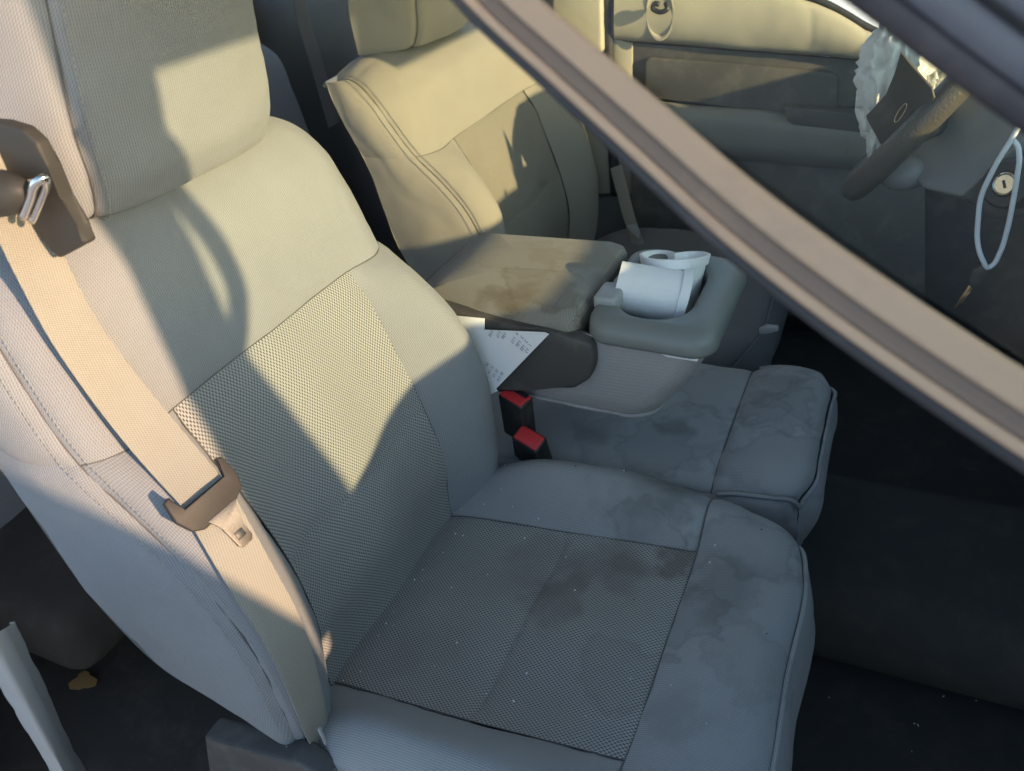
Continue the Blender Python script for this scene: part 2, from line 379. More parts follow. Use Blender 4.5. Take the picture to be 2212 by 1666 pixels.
cw_ = rbox('cowl_sun_block', (.60, .90), (-.06, .14), (-1.2, -.475), .01, 'body_paint'); tag(cw_, kind='structure')  # unseen box added to block sun leaking between pillar and door hinge
fw = rbox('firewall', (.86, .92), (.10, 1.97), (FL, -.36), .01, 'carpet'); tag(fw, kind='structure')
tun = rbox('floor_tunnel', (-.5, .86), (.86, 1.20), (FL+.002, FL+.16), .06, 'carpet'); tag(tun, kind='structure')
kp = rbox('kick_panel', (-.62, .90), (1.92, 1.97), (FL, -.42), .01, 'trim_dark'); tag(kp, kind='structure')
side = rbox('cab_side_wall', (-1.75, -.62), (1.90, 1.97), (FL, -.20), .02, 'trim_grey'); tag(side, kind='structure')
sp = rbox('cab_side_wall', (-1.75, -1.05), (.06, .13), (FL, -.30), .02, 'headliner'); tag(sp, kind='structure')

# dashboard: its top edge shades the lower cab
d = root('dashboard', 'dark dashboard across the front of the cab', 'dashboard', (.6, 1.0, -.9))
def dtop(y): return float(np.interp(y, [.1, .228, .30, .371, .45, .54, .7], [-.38, -.346, -.326, -.306, -.290, -.279, -.277]))
ys = np.linspace(.13, 1.92, 60); rings = []
for y in ys:
    zt = dtop(y); rings.append([(.86, y, zt-.01), (.60, y, zt+.004), (.50, y, zt), (.462, y, zt-.03), (.45, y, zt-.10), (.47, y, zt-.24), (.56, y, -.72), (.86, y, -.80)])
loft('top_pad', rings, 'trim_dark', d, cap0=True, cap1=True)
# windshield and roof pillars
ws = root('windshield', 'tinted windshield glass between roof and dashboard', 'windshield', (.6, 1.0, -.3))
gl = []
for i, x in enumerate(np.linspace(0, 1, 12)):
    X = .29 + .50 * x; Z = .115 - .44 * x
    gl.append([(X + .05 * math.sin(k * math.pi), .24 + (1.58 - 0) * k - .15 * x + .30 * x * k, Z) for k in np.linspace(0, 1, 16)])
loft('pane', gl, 'windshield_tint', ws, closed=False)
def apillar(side):
    pts = []; wid = []
    for x, z in ((.16, .20), (.28, .11), (.40, .03), (.55, -.10), (.70, -.23), (.84, -.36)):
        zp = z - .25 * (x - .4)      # where its shadow edge runs
        lo = float(np.interp(zp, [-.47, -.305, -.1375, .03, .14, .26], [.112, .12, .128, .135, .138, .135])) - .3 * (x - .4)
        hi = float(np.interp(zp, [-.47, -.305, -.1375, .03, .14, .26], [.275, .245, .214, .213, .220, .224])) - .3 * (x - .4); y = (lo + hi) / 2
        if side: y = 2.06 - y
        pts.append((x, y, z)); wid.append((hi - lo) / 2)
    p = smooth_path(pts, 24); ww = np.interp(np.linspace(0, 1, 24), np.linspace(0, 1, len(wid)), wid); rg = []
    for q, r in zip(p, ww): rg.append([(q[0] + .035 * math.sin(a) * .7, q[1] + r * math.copysign(abs(math.cos(a)) ** .6, math.cos(a)), q[2] + .035 * math.sin(a)) for a in np.linspace(0, 2*math.pi, 16, endpoint=False)])
    return loft('windshield_pillar', rg, 'pillar_blue', cap0=True, cap1=True)
tag(apillar(0), 'passenger side windshield pillar beside the dashboard', 'pillar')
tag(apillar(1), 'driver side windshield pillar beyond the steering wheel', 'pillar')
gh = root('grab_handle', 'dark grab handle on the passenger windshield pillar', 'handle', (.42, .22, -.10))
def hpt(yp, zp): x = .38 + (.03 - zp) * .9; return np.array([x, yp - .3 * (x - .4), zp + .25 * (x - .4)])
hp = smooth_path([hpt(.208, .075), hpt(.221, .045), hpt(.230, .0), hpt(.239, -.05), hpt(.239, -.085), hpt(.225, -.12), hpt(.205, -.15)], 30)
tube('grip', hp, .0135, 'trim_dark', gh, 12)
for e, q in ((hp[0], hpt(.18, .085)), (hp[-1], hpt(.17, -.16))):
    tube('mount', [e, (np.array(e) + q) / 2, q], .014, 'trim_dark', gh, 10)

sv = root('headrest_shade_flap', 'unseen flap added to shade the driver headrest', 'visor', (.27, 1.2, 0))  # out of view, added to cast shade on the driver headrest
rbox('flap', (.262, .278), (.98, 1.43), (-.015, .125), .006, 'headliner', sv)
# the open passenger door stands out from the front hinge, off to the right of the picture
H0 = np.array([.62, .06]); DD = np.array([-.34, -.94]); DD /= np.linalg.norm(DD)
pd = root('passenger_door', 'open passenger door swung out beside the camera', 'door', (.5, -.3, -1.2))
s3 = np.array(SUN)
def on_door(q):      # follow the light back from a seat point to the plane of the open door
    n = np.array([-DD[1], DD[0], 0]); t = np.dot(np.array([H0[0], H0[1], 0]) - q, n) / np.dot(s3, n); return q + s3 * t
belt = [on_door(P(*px, X=x)) for px, x in (((0, 1010), -.70), ((200, 1110), -.60), ((400, 1200), -.535), ((560, 1290), -.50), ((640, 1330), -.50), ((668, 1385), -.50), ((704, 1470), -.50))]
belt = sorted(belt, key=lambda q: np.dot(q[:2] - H0, DD)); 
pos = lambda s_, z: (H0[0] + DD[0]*s_, H0[1] + DD[1]*s_, z)
ss = [np.dot(q[:2] - H0, DD) for q in belt]
poly = [pos(-.02, belt[0][2] - .06)] + [tuple(q) for q in belt] + [pos(ss[-1] + .15, belt[-1][2] + .02), pos(1.1, belt[-1][2] + .02), pos(1.1, -1.2), pos(-.02, -1.2)]
prism('panel', poly, .09, 'body_paint', pd, bev=.01)

hd = loft('windshield_header', [[(.10, y, .30), (.30, y, .15), (.30, y, .108), (.26, y, .112), (.10, y, .26)] for y in np.linspace(.20, 1.86, 12)], 'headliner', cap0=True, cap1=True, auto=30); tag(hd, kind='structure')
# ------------------------------------------------------------------ seats
def backrest(t, dx, dy, dz, cloth, waf, yc=.565, lean=0, sr=.00055, ws=1.0, sd=.006):
    #      Z     Xc     Xi     Xcrest Xseam  Xrear   hi    hc    hs    hr    zs    zr
    rows = [(-.90, -.520, -.525, -.510, -.530, -.55, .155, .21, .245, .235, .09, .12),
            (-.80, -.540, -.535, -.492, -.503, -.565, .155, .212, .255, .250, .03, .055),
            (-.70, -.527, -.523, -.484, -.500, -.645, .150, .214, .257, .264, 0, 0),
            (-.605, -.537, -.534, -.485, -.505, -.698, .145, .215, .257, .268, 0, 0),
            (-.50, -.571, -.567, -.510, -.548, -.722, .147, .215, .256, .266, 0, 0),
            (-.448, -.590, -.587, -.553, -.592, -.732, .152, .215, .254, .264, 0, 0),
            (-.405, -.608, -.607, -.602, -.630, -.742, .152, .213, .252, .262, 0, 0),
            (-.32, -.622, -.623, -.628, -.660, -.755, .15, .208, .247, .256, 0, 0),
            (-.262, -.637, -.638, -.648, -.682, -.765, .145, .20, .238, .246, -.004, -.004),
            (-.222, -.672, -.674, -.684, -.712, -.775, .14, .19, .224, .232, -.016, -.02),
            (-.208, -.722, -.724, -.730, -.745, -.787, .135, .18, .212, .22, -.026, -.03),
            (-.222, -.790, -.790, -.792, -.795, -.805, .13, .175, .205, .212, -.03, -.03)]
    C = []
    for (z, xc, xi, xk, xs, xr, hi, hc, hs, hr, zs, zr) in rows:
        xm = (xs + xr) / 2 + .005; hm = max(hs, hr) + .006; zm = (zs + zr) / 2
        half = [(xr, hr, zr), (xm, hm, zm), (xs, hs, zs), (xk, hc, zs * .4), (xi, hi, 0)]
        row = [(x, yc - h, z + q) for x, h, q in half] + [(xc, yc, z)] + [(x, yc + h, z + q) for x, h, q in half[::-1]]
        C.append(row)
    C = np.array(C) + [dx, dy, dz]
    C[..., 1] = (yc + dy) + (C[..., 1] - yc - dy) * ws
    k = np.maximum(C[..., 2] - dz + .42, 0) * lean; C[..., 0] -= k; C[..., 2] -= k
    N = Net(C, 8, 8)
    if N.N[40, 40][0] < 0: N.flip()
    p = []
    up = N.panel('upper_panel', 6, 11, 2, 8, cloth, t, 'LRB', depth=sd)
    ins = N.panel('insert_lower', 0, 3, 4, 6, waf, t, 'LRT', depth=.005)
    ins2 = N.panel('insert_upper', 3, 6, 4, 6, waf, t, 'LRTB', depth=.004)
    N.panel('bolster', 0, 6, 2, 4, cloth, t, 'LRT', depth=sd); N.panel('bolster', 0, 6, 6, 8, cloth, t, 'LRT', depth=sd)
    for a, b in ((0, 2), (8, 10)):
        sm = 'RTB' if a == 0 else 'LTB'
        N.panel('side_panel', 0, 6, a, b, cloth, t, sm[0] + 'T', depth=sd); N.panel('shoulder_panel', 6, 11, a, b, cloth, t, sm[0] + 'B', depth=sd)
    # plain back board closes the shell
    A, B = N.S[:, 0], N.S[:, -1]; rg = [[a + (b - a) * k - np.array([.02 * math.sin(k * math.pi), 0, 0]) for k in np.linspace(0, 1, 9)] for a, b in zip(A, B)]
    loft('back_board', rg, 'trim_grey', t, closed=False)
    ln = [N.line(c=2, a=.8, b=10, shift=.009, lift=.0006)[0], N.line(c=2, a=.8, b=10, shift=-.010, lift=.0006)[0]]
    for kw in (dict(r=6, a=2, b=8), dict(c=4, a=.3, b=6), dict(c=6, a=.3, b=6), dict(c=2, a=.8, b=10), dict(c=8, a=.8, b=10)):
        tube('seam_shade_line', N.line(lift=-sd * .93, **kw)[0], .0007, 'seam_shade', t, 5)  # dark strand laid in the groove as painted crevice shade
    stitches('seam_stitching', ln, t, r=sr)
    stitches('lumbar_stitching', [N.line(r=3, a=4.1, b=5.9, shift=q, lift=-.001)[0] for q in (.006,)], t, r=.0006)
    return N
def headrest(t, dx, dy, dz, cloth, yc=.565, ws=1.0):
    rows = [(-.200, -.700, .84, .15), (-.226, -.672, .92, .55), (-.228, -.645, .97, .85), (-.205, -.625, 1.0, 1), (-.15, -.612, 1.02, 1.08), (-.08, -.597, .98, 1.1),
            (-.01, -.582, .93, 1.08), (.03, -.582, .86, .95), (.05, -.61, .80, .6), (.05, -.66, .76, .2)]
    cols = [(-.130, -.166), (-.065, -.148), (-.012, -.122), (.002, -.085), (.008, 0)]
    C = []
    for z, x, s, dp in rows:
        row = [(x + cx * dp if cx < 0 else x + cx, yc + cy * s, z) for cx, cy in cols]
        C.append(row + [(a, 2*yc - b, c) for a, b, c in row[:-1][::-1]])
    C = np.array(C); C[..., 1] = yc + (C[..., 1] - yc) * ws; C = C + [dx, dy, dz]; N = Net(C, 8, 8)
    if N.N[40, 32][0] < 0: N.flip()
    h = N.panel('headrest', 0, 9, 2, 6, cloth, t, 'LR', depth=.005, width=.006)
    tube('seam_shade_line', N.line(c=2, a=.3, b=8.7, lift=-.0042)[0], .0009, 'seam_shade', h, 5); tube('seam_shade_line', N.line(c=6, a=.3, b=8.7, lift=-.0042)[0], .0009, 'seam_shade', h, 5)
    N.panel('headrest_side', 0, 9, 0, 2, cloth, h, 'R', depth=.005, width=.006); N.panel('headrest_side', 0, 9, 6, 8, cloth, h, 'L', depth=.005, width=.006)
    stitches('stitching', [N.line(c=2, a=.4, b=8.6, shift=.011, lift=.0004)[0]], h, r=.0007)
    A, B = N.S[:, 0], N.S[:, -1]; loft('headrest_back', [[a + (b - a) * k for k in np.linspace(0, 1, 7)] for a, b in zip(A, B)], cloth, h, closed=False)
    for s in (-1, 1):
        tube('post', [(-.69 + dx, yc + dy + s * .06, -.30 + dz), (-.68 + dx, yc + dy + s * .06, -.20 + dz), (-.67 + dx, yc + dy + s * .06, -.12 + dz)], .006, 'chrome', t)
    return N
def cushion(t, dx, dy, dz, cloth, waf, yc=.567):
    #       X     Zc    Zi    Zcrest Zedge  hi    hc    he    xk    xe
    rows = [(-.62, -.84, -.84, -.82, -.84, .15, .20, .235, 0, 0),
            (-.535, -.808, -.805, -.786, -.808, .152, .214, .258, 0, 0),
            (-.44, -.797, -.793, -.740, -.776, .152, .222, .267, 0, 0),
            (-.347, -.788, -.784, -.727, -.765, .151, .223, .268, 0, 0),
            (-.255, -.776, -.772, -.729, -.766, .150, .223, .268, 0, 0),
            (-.167, -.764, -.761, -.743, -.780, .149, .222, .267, 0, 0),
            (-.105, -.752, -.751, -.748, -.788, .148, .218, .262, -.004, -.012),
            (-.058, -.753, -.753, -.757, -.800, .147, .212, .250, -.010, -.034),
            (-.033, -.768, -.768, -.776, -.820, .146, .206, .240, -.016, -.050),
            (-.020, -.81, -.81, -.815, -.850, .145, .204, .236, -.02, -.055),
            (-.030, -.93, -.93, -.93, -.94, .145, .20, .230, -.02, -.055)]
    C = []
    for (x, zc, zi, zk, ze, hi, hc, he, xk, xe) in rows:
        half = [(x + xe, he - .02, min(ze - .13, -.93)), (x + xe, he + .004, ze - .06), (x + xe, he, ze), (x + xk, hc, zk), (x, hi, zi)]
        C.append([(a, yc - h, z) for a, h, z in half] + [(x, yc, zc)] + [(a, yc + h, z) for a, h, z in half[::-1]])
    C = np.array(C) + [dx, dy, dz]; N = Net(C, 8, 8)
    if N.N[24, 40][2] < 0: N.flip()
    N.panel('seat_insert_rear', 0, 3, 4, 6, waf, t, 'LRT', depth=.005); N.panel('seat_insert_front', 3, 5, 4, 6, waf, t, 'LRTB', depth=.004)
    N.panel('seat_bolster', 0, 5, 2, 4, cloth, t, 'LRT'); N.panel('seat_bolster', 0, 5, 6, 8, cloth, t, 'LRT')
    N.panel('seat_front_roll', 5, 8, 2, 8, cloth, t, 'LRTB', depth=.003, width=.008); N.panel('seat_front_face', 8, 10, 2, 8, cloth, t, 'LRB', depth=.003, width=.008)
    N.panel('seat_skirt', 0, 10, 0, 2, cloth, t, 'R', depth=.005); N.panel('seat_skirt', 0, 10, 8, 10, cloth, t, 'L', depth=.005)
    for kw in (dict(r=5, a=2, b=8, lift=-.0028), dict(c=4, a=.6, b=5, lift=-.0045), dict(c=6, a=.6, b=5, lift=-.0045)):
        tube('seam_shade_line', N.line(**kw)[0], .0007, 'seam_shade', t, 5)
    e = N.line(r=8, a=2, b=8, shift=0, lift=0)[0]; tube('piping', e, .0032, cloth, t, 6)
    stitches('seat_stitching', [N.line(c=2, a=1.2, b=8, shift=q, lift=.0006)[0] for q in (.009, -.009)], t)
    stitches('insert_stitching', [N.line(r=3, a=4.1, b=5.9, shift=.004, lift=-.001)[0]], t, r=.0006)
    return N

ps = root('passenger_seat', 'grey cloth front passenger seat with stained cushion in the foreground', 'seat', (-.35, .565, FL))
NB = backrest(ps, 0, 0, 0, 'seat_cloth', 'waffle_cloth'); headrest(ps, 0, 0, 0, 'seat_cloth')
NC = cushion(ps, 0, 0, 0, 'cushion_cloth', 'cushion_waffle')
# plastic side trim, recliner and the riser below
trim = [P(438, 1592, Y=.290), P(520, 1618, Y=.288), P(640, 1650, Y=.288), P(700, 1690, Y=.288), P(760, 1760, Y=.288), P(700, 1850, Y=.288), P(560, 1800, Y=.288), P(450, 1680, Y=.290)]
prism('side_trim', trim, .03, 'trim_dark', ps, bev=.006, seg=3)
rbox('riser', (-.54, -.12), (.35, .78), (FL+.004, -.90), .03, 'black_plastic', ps)
rbox('seat_track', (-.60, -.06), (.36, .40), (FL+.03, FL+.07), .004, 'steel', ps); rbox('seat_track', (-.60, -.06), (.73, .77), (FL+.03, FL+.07), .004, 'steel', ps)

ds = root('driver_seat', 'sunlit driver seat slid back, behind the fold-down console', 'seat', (-.55, 1.48, FL))
dx, dy, dz = -.185, .915, -.03
backrest(ds, dx, dy + .03, dz, 'driver_cloth', 'driver_waffle', lean=.23, sr=.0010, ws=1.12, sd=.0025); headrest(ds, dx - .055, dy + .03, dz - .028, 'driver_cloth', ws=.90); cushion(ds, dx + .02, dy + .02, dz - .02, 'driver_cushion_shade', 'driver_cushion_shade')
rbox('riser', (-.70, -.30), (1.28, 1.70), (FL+.004, -.93), .03, 'black_plastic', ds)

prism('adjuster_lever', [P(x, y, Y=1.27) for x, y in ((1638, 712), (1655, 705), (1680, 708), (1682, 716), (1660, 722), (1640, 722))], .01, 'trim_light', ds, bev=.002)
db = root('tan_belt', 'tan driver seat belt end with latch beside the driver seat back', 'seat belt', P(1375, 520, Y=1.70))
ribbon('webbing', [P(1330, 360, Y=1.74), P(1346, 420, Y=1.72), P(1362, 480, Y=1.70), P(1380, 530, Y=1.69)], P(1360, 470, Y=1.70) - P(1330, 480, Y=1.70), [.03] * 4, 'webbing', db, n=20)
prism('latch_plate', [P(x, y, Y=1.685) for x, y in ((1352, 488), (1372, 484), (1382, 500), (1380, 518), (1366, 505))], .004, 'trim_light', db, bev=.001)

# middle seat: cushion with separate front roll, and the riser
ms = root('middle_seat', 'stained grey middle jump seat cushion below the console', 'seat', (-.3, 1.03, FL))
rows = [(-.66, -.80, 0, .168), (-.55, -.785, 0, .170), (-.43, -.777, 0, .171), (-.30, -.775, 0, .171), (-.182, -.772, 0, .170), (-.145, -.762, 0, .170), (-.10, -.759, 0, .168), (-.062, -.764, -.008, .160), (-.045, -.782, -.016, .152), (-.036, -.83, -.022, .148), (-.055, -.92, -.022, .142)]
C = []
for x, z, xe, h in rows:
    hz = [(x + xe, h - .012, z - .115), (x + xe, h + .004, z - .06), (x + xe, h, z - .022), (x, h - .035, z - .003), (x, h * .45, z)]
    C.append([(a, 1.03 - b, c) for a, b, c in hz] + [(x, 1.03, z + .001)] + [(a, 1.03 + b, c) for a, b, c in hz[::-1]])
NM = Net(C, 8, 8)
if NM.N[24, 40][2] < 0: NM.flip()
NM.panel('cushion', 0, 4, 2, 8, 'middle_cloth', ms, 'LRT', depth=.007, width=.010); NM.panel('front_roll', 4, 8, 2, 8, 'middle_cloth', ms, 'LRTB', depth=.006, width=.009)
NM.panel('front_face', 8, 10, 2, 8, 'middle_cloth', ms, 'LRB', depth=.003); NM.panel('side_skirt', 0, 10, 0, 2, 'middle_cloth', ms, 'R', depth=.005); NM.panel('side_skirt', 0, 10, 8, 10, 'middle_cloth', ms, 'L', depth=.005)
tube('piping', np.concatenate([NM.line(c=2, a=4.3, b=8, lift=.0)[0], NM.line(r=8, a=2.1, b=7.9, lift=.0)[0], NM.line(c=8, a=4.3, b=8, lift=.0)[0][::-1]]), .0034, 'middle_cloth', ms, 6)
tube('seam_shade_line', NM.line(r=4, a=2, b=8, lift=-.0055)[0], .0012, 'seam_shade', ms, 5)
stitches('stitching', [NM.line(c=2, a=.5, b=4, shift=.009, lift=.0005)[0]], ms)
rbox('riser', (-.50, -.10), (.90, 1.16), (FL+.17, -.89), .02, 'trim_light', ms)

# fold-down console: padded lid, cup holder tray, cloth sides
cs = root('center_console', 'fold-down centre console with padded stained lid and cup holder tray', 'console', (-.4, .95, -.66))
def rrect(x0, x1, y0, y1, r, n=14, z=0):
    out = []
    for cx, cy, a0 in ((x1-r, y1-r, 0), (x0+r, y1-r, 90), (x0+r, y0+r, 180), (x1-r, y0+r, 270)):
        for a in np.linspace(a0, a0+90, n): out.append((cx + r*math.cos(rad(a)), cy + r*math.sin(rad(a)), z))
    return np.array(out)
ZL = lambda x: -.500 - .055 * (x + .60)            # the lid slopes down a little to the front
def ring(x0, x1, y0, y1, r, dz_, crown=0):
    a = rrect(x0, x1, y0, y1, r); a[:, 2] = [ZL(x) + dz_ + crown for x in a[:, 0]]; return a
LX0, LX1, LY0, LY1 = -.655, -.362, .842, 1.088
rg = [ring(LX0+.01, LX1-.004, LY0+.01, LY1-.01, .02, -.05), ring(LX0, LX1, LY0, LY1, .022, -.030), ring(LX0, LX1, LY0, LY1, .022, -.016), ring(LX0+.006, LX1-.002, LY0+.004, LY1-.004, .022, -.006),
      ring(LX0+.02, LX1-.007, LY0+.012, LY1-.012, .024, 0), ring(LX0+.06, LX1-.03, LY0+.04, LY1-.04, .03, .003), ring(LX0+.11, LX1-.08, LY0+.09, LY1-.09, .03, .005), ring(LX0+.125, LX1-.10, LY0+.105, LY1-.105, .012, .005)]
for g_ in rg:
    for q in g_:
        k = max(0, (-.56 - q[0]) / .1); q[2] -= .045 * k * k
lid = loft('lid', rg, 'console_cloth', cs, cap1=True); lid['label'] = 'padded cloth console lid with brown stains'
e = ring(LX0+.012, LX1-.003, LY0+.006, LY1-.006, .022, -.002)
# tray with an oblong cup opening
TX0, TX1, TY0, TY1 = -.352, -.178, .840, 1.090
HX0, HX1, HY0, HY1 = -.325, -.224, .872, 1.052
def trayring(ix, r, dz_): return ring(TX0+ix*.35, TX1-ix, TY0+ix, TY1-ix, r, dz_)
def hole(ix, dz_): return ring(HX0+ix, HX1-ix, HY0+ix, HY1-ix, .049-ix*.9, dz_)
rg = [trayring(.012, .028, -.036), trayring(.003, .032, -.034), trayring(0, .032, -.028), trayring(.002, .032, -.016), trayring(.006, .030, -.008), trayring(.014, .034, -.003), trayring(.022, .030, 0)]
rg += [hole(-.006, .001), hole(-.002, -.002), hole(.001, -.010), hole(.004, -.07), hole(.010, -.085)]
loft('tray', rg, 'tray_grey', cs, cap1=True)
rbox('latch_tab', (-.352, -.318), (.885, .935), (-.525, -.503), .006, 'trim_light', cs)
for yy in (.87, .955, 1.03): rbox('cup_rib', (-.325, -.30), (yy-.006, yy+.006), (-.60, -.53), .003, 'trim_dark', cs)
# body under lid and tray: tapers toward its front
def bodyring(z, x0, x1, y0, y1, r): a = rrect(x0, x1, y0, y1, r); a[:, 2] = [z - .05 * (q[0] + .6) for q in a]; return a
rg = [bodyring(-.528, -.64, -.186, .850, 1.080, .03), bodyring(-.545, -.64, -.192, .850, 1.079, .035), bodyring(-.59, -.64, -.215, .851, 1.077, .04), bodyring(-.63, -.64, -.240, .854, 1.072, .045), bodyring(-.662, -.63, -.262, .860, 1.065, .05), bodyring(-.670, -.6, -.280, .872, 1.05, .05), bodyring(-.670, -.5, -.38, .93, .99, .02)]
body = loft('body', rg, 'console_side', cs, cap1=True)
tube('welt', bodyring(-.660, -.63, -.260, .858, 1.066, .05), .003, 'console_side', body, 6, closed=True)
prism('tray_liner', [P(1400, 752, Y=.848), P(1512, 768, Y=.848), P(1506, 782, Y=.848), P(1440, 772, Y=.848)], .01, 'foam_white', cs, bev=.001)
# hinge cover on the console's near side
hc = root('hinge_cover', 'dark grey plastic hinge cover beside the passenger seat back', 'cover', (-.46, .81, -.63))
prism('cover', [P(x, y, Y=.832) for x, y in ((940, 660), (1072, 694), (1180, 716), (1262, 738), (1278, 750), (1282, 772), (1281, 800), (1272, 822), (1238, 842), (1150, 836), (1060, 850), (940, 820))], .028, 'trim_dark', hc, bev=.007, seg=4)

# ------------------------------------------------------------------ buckles
def buckle(label, c, a, ub, tilt, btn=1, roll=30):
    t = root('seat_belt_buckle', label, 'buckle', np.array(c) - [0, 0, .1], 'buckles beside the passenger seat')
    rm = Matrix.Rotation(rad(roll), 3, 'X') @ Matrix.Rotation(rad(tilt), 3, 'Y') @ Matrix.Rotation(rad(a), 3, 'Z')
    xf = lambda v: Vector(c) + rm @ (Vector(v) * 1.1)
    rbox('housing', (-.013, .013), (-.021, .021), (-.085, 0), .004, 'black_plastic', t, xf=xf)
    rbox('release_button', (-.011, .011 if btn == 1 else .004), (-.0185, .0185), (-.006, .0025), .002, 'red_button', t, xf=xf)
    if btn == 2:
        for s in (-1, 1): rbox('button_end', (.003, .010), (s*.0175-.002, s*.0175+.002), (-.006, .0025), .001, 'red_button', t, xf=xf)
    rbox('stalk', (-.006, .006), (-.014, .014), (-.19, -.08), .003, 'black_plastic', t, xf=xf)
buckle('black seat belt buckle with worn pink-red button, lower of two', P(1143, 946, Y=.815), 72, 0, 10)
buckle('black seat belt buckle with hollow red button, upper one near the paper', P(1113, 855, Y=.832), 72, 0, 8, 2, 14)

# ------------------------------------------------------------------ passenger belt
bt = root('seat_belt', 'tan passenger seat belt hanging over the seat back', 'seat belt', (-.5, .33, -.8))
cen = [P(-25, 340, X=-.62), P(85, 570, X=-.628), P(160, 712, X=-.620), P(265, 860, X=-.600), P(360, 975, X=-.570), P(442, 1068, X=-.535)]
edge = [(P(-55, 470, X=-.61) - P(23, 365, X=-.61)), (P(35, 648, X=-.612) - P(135, 560, X=-.612)), (P(118, 765, X=-.605) - P(208, 660, X=-.605)),
        (P(222, 905, X=-.587) - P(308, 815, X=-.583)), (P(318, 1020, X=-.56) - P(402, 930, X=-.552)), (P(405, 1100, X=-.528) - P(478, 1030, X=-.522))]
edge = np.array([q / np.linalg.norm(q) for q in edge])
ribbon('upper_webbing', cen, edge, [.046, .046, .046, .046, .046, .044], 'webbing', bt, n=70, sag=.0015)
lowpx = [(452, 1088), (499, 1170), (545, 1250), (604, 1350), (634, 1415), (660, 1490), (690, 1590), (712, 1650)]
low = [P(*q, X=x) for q, x in zip(lowpx, (-.529, -.508, -.492, -.478, -.474, -.476, -.485, -.50))]
e2 = []
for k, (q, x, tw) in enumerate(zip(lowpx, (-.529, -.508, -.492, -.478, -.474, -.476, -.485, -.50), (0, 20, 36, 46, 56, 62, 66, 68))):
    a_ = np.array(lowpx[min(k+1, 7)]) - np.array(lowpx[max(k-1, 0)]); a_ = a_ / np.hypot(*a_); b_ = np.array([-a_[1], a_[0]]) * 30
    v_ = P(q[0] + b_[0], q[1] + b_[1], X=x) - P(q[0] - b_[0], q[1] - b_[1], X=x); v_ /= np.linalg.norm(v_); vw = P(*q, X=x); vw /= np.linalg.norm(vw)
    v_ -= vw * np.dot(v_, vw); v_ /= np.linalg.norm(v_); e2.append(v_ * math.cos(rad(tw)) - vw * math.sin(rad(tw)))
e2 = np.array(e2)
ribbon('lower_webbing', low, e2, [.044] * 8, 'webbing', bt, n=70)
# latch plate: frame in its own plane
o_ = P(440, 1065, X=-.530); ax = edge[-1] * -1; al = P(530, 1165, X=-.503) - P(450, 1070, X=-.528); al /= np.linalg.norm(al); ax -= al * np.dot(ax, al); ax /= np.linalg.norm(ax); nz = np.cross(al, ax)
if nz[0] < 0: nz = -nz
def LP(a, b, n=0): return o_ + ax * a + al * b + nz * (.004 + n)
fr_ = [LP(-.033, -.016), LP(-.036, .004), LP(-.030, .020), LP(-.020, .026), LP(.018, .024), LP(.030, .018), LP(.034, .004), LP(.033, -.016), LP(.026, -.018), LP(.0245, .002), LP(-.0245, .002), LP(-.026, -.018)]
lt = prism('latch_body', fr_, .007, 'tongue_brown', bt, bev=.0018, seg=3)
pl = [LP(-.016, .022, .001), LP(-.010, .030, .001), LP(-.0085, .036, .001), LP(-.0085, .058, .001), LP(-.0055, .062, .001), LP(.0055, .062, .001), LP(.0085, .058, .001), LP(.0085, .036, .001), LP(.012, .030, .001), LP(.018, .022, .001)]
tp = prism('latch_tongue', pl, .0028, 'steel', bt, bev=.0008)
prism('tongue_slot', [LP(-.0045, .046, .0018), LP(-.0045, .054, .0018), LP(.0045, .054, .0018), LP(.0045, .046, .0018)], .001, 'black_plastic', tp, bev=.0004)
rbox('anchor_clip', (-.0012, .0012), (-.002, .002), (-.014, .014), .0008, 'trim_light', bt, xf=lambda c: Vector(P(697, 1590, X=-.462)) + Vector((c.x, c.y, c.z)))

# shoulder guide on the seat's near top corner
bg_ = root('belt_guide', 'dark grey plastic belt guide on the near shoulder of the passenger seat', 'belt guide', P(90, 540, Y=.37))
YG = .372
out = [P(-60, 262, Y=YG), P(0, 266, Y=YG), P(45, 280, Y=YG), P(78, 310, Y=YG), P(104, 365, Y=YG), P(130, 430, Y=YG), P(160, 488, Y=YG), P(186, 528, Y=YG), P(126, 560, Y=YG), P(90, 520, Y=YG), P(62, 478, Y=YG), P(60, 440, Y=YG), P(84, 392, Y=YG), P(78, 376, Y=YG), P(40, 390, Y=YG), P(0, 408, Y=YG), P(-60, 430, Y=YG)]
prism('shell', out, .012, 'guide_grey', bg_, bev=.004, seg=4)
drum = [P(-80, 452, Y=.352), P(-20, 430, Y=.352), P(30, 400, Y=.352), P(62, 385, Y=.352)]
dp = smooth_path([P(-90, 440, Y=.352), P(-30, 425, Y=.352), P(20, 415, Y=.352), P(56, 412, Y=.352)], 12)
tube('roller_cover', dp, [.017]*9 + [.015, .011, .006], 'guide_grey', bg_, 16)
lo_ = smooth_path([P(50, 470, Y=.35), P(66, 430, Y=.35), P(82, 392, Y=.35), P(94, 384, Y=.352), P(99, 398, Y=.356), P(88, 435, Y=.356), P(70, 478, Y=.356)], 30)
tube('wire_loop', lo_, .0032, 'chrome', bg_, 10)

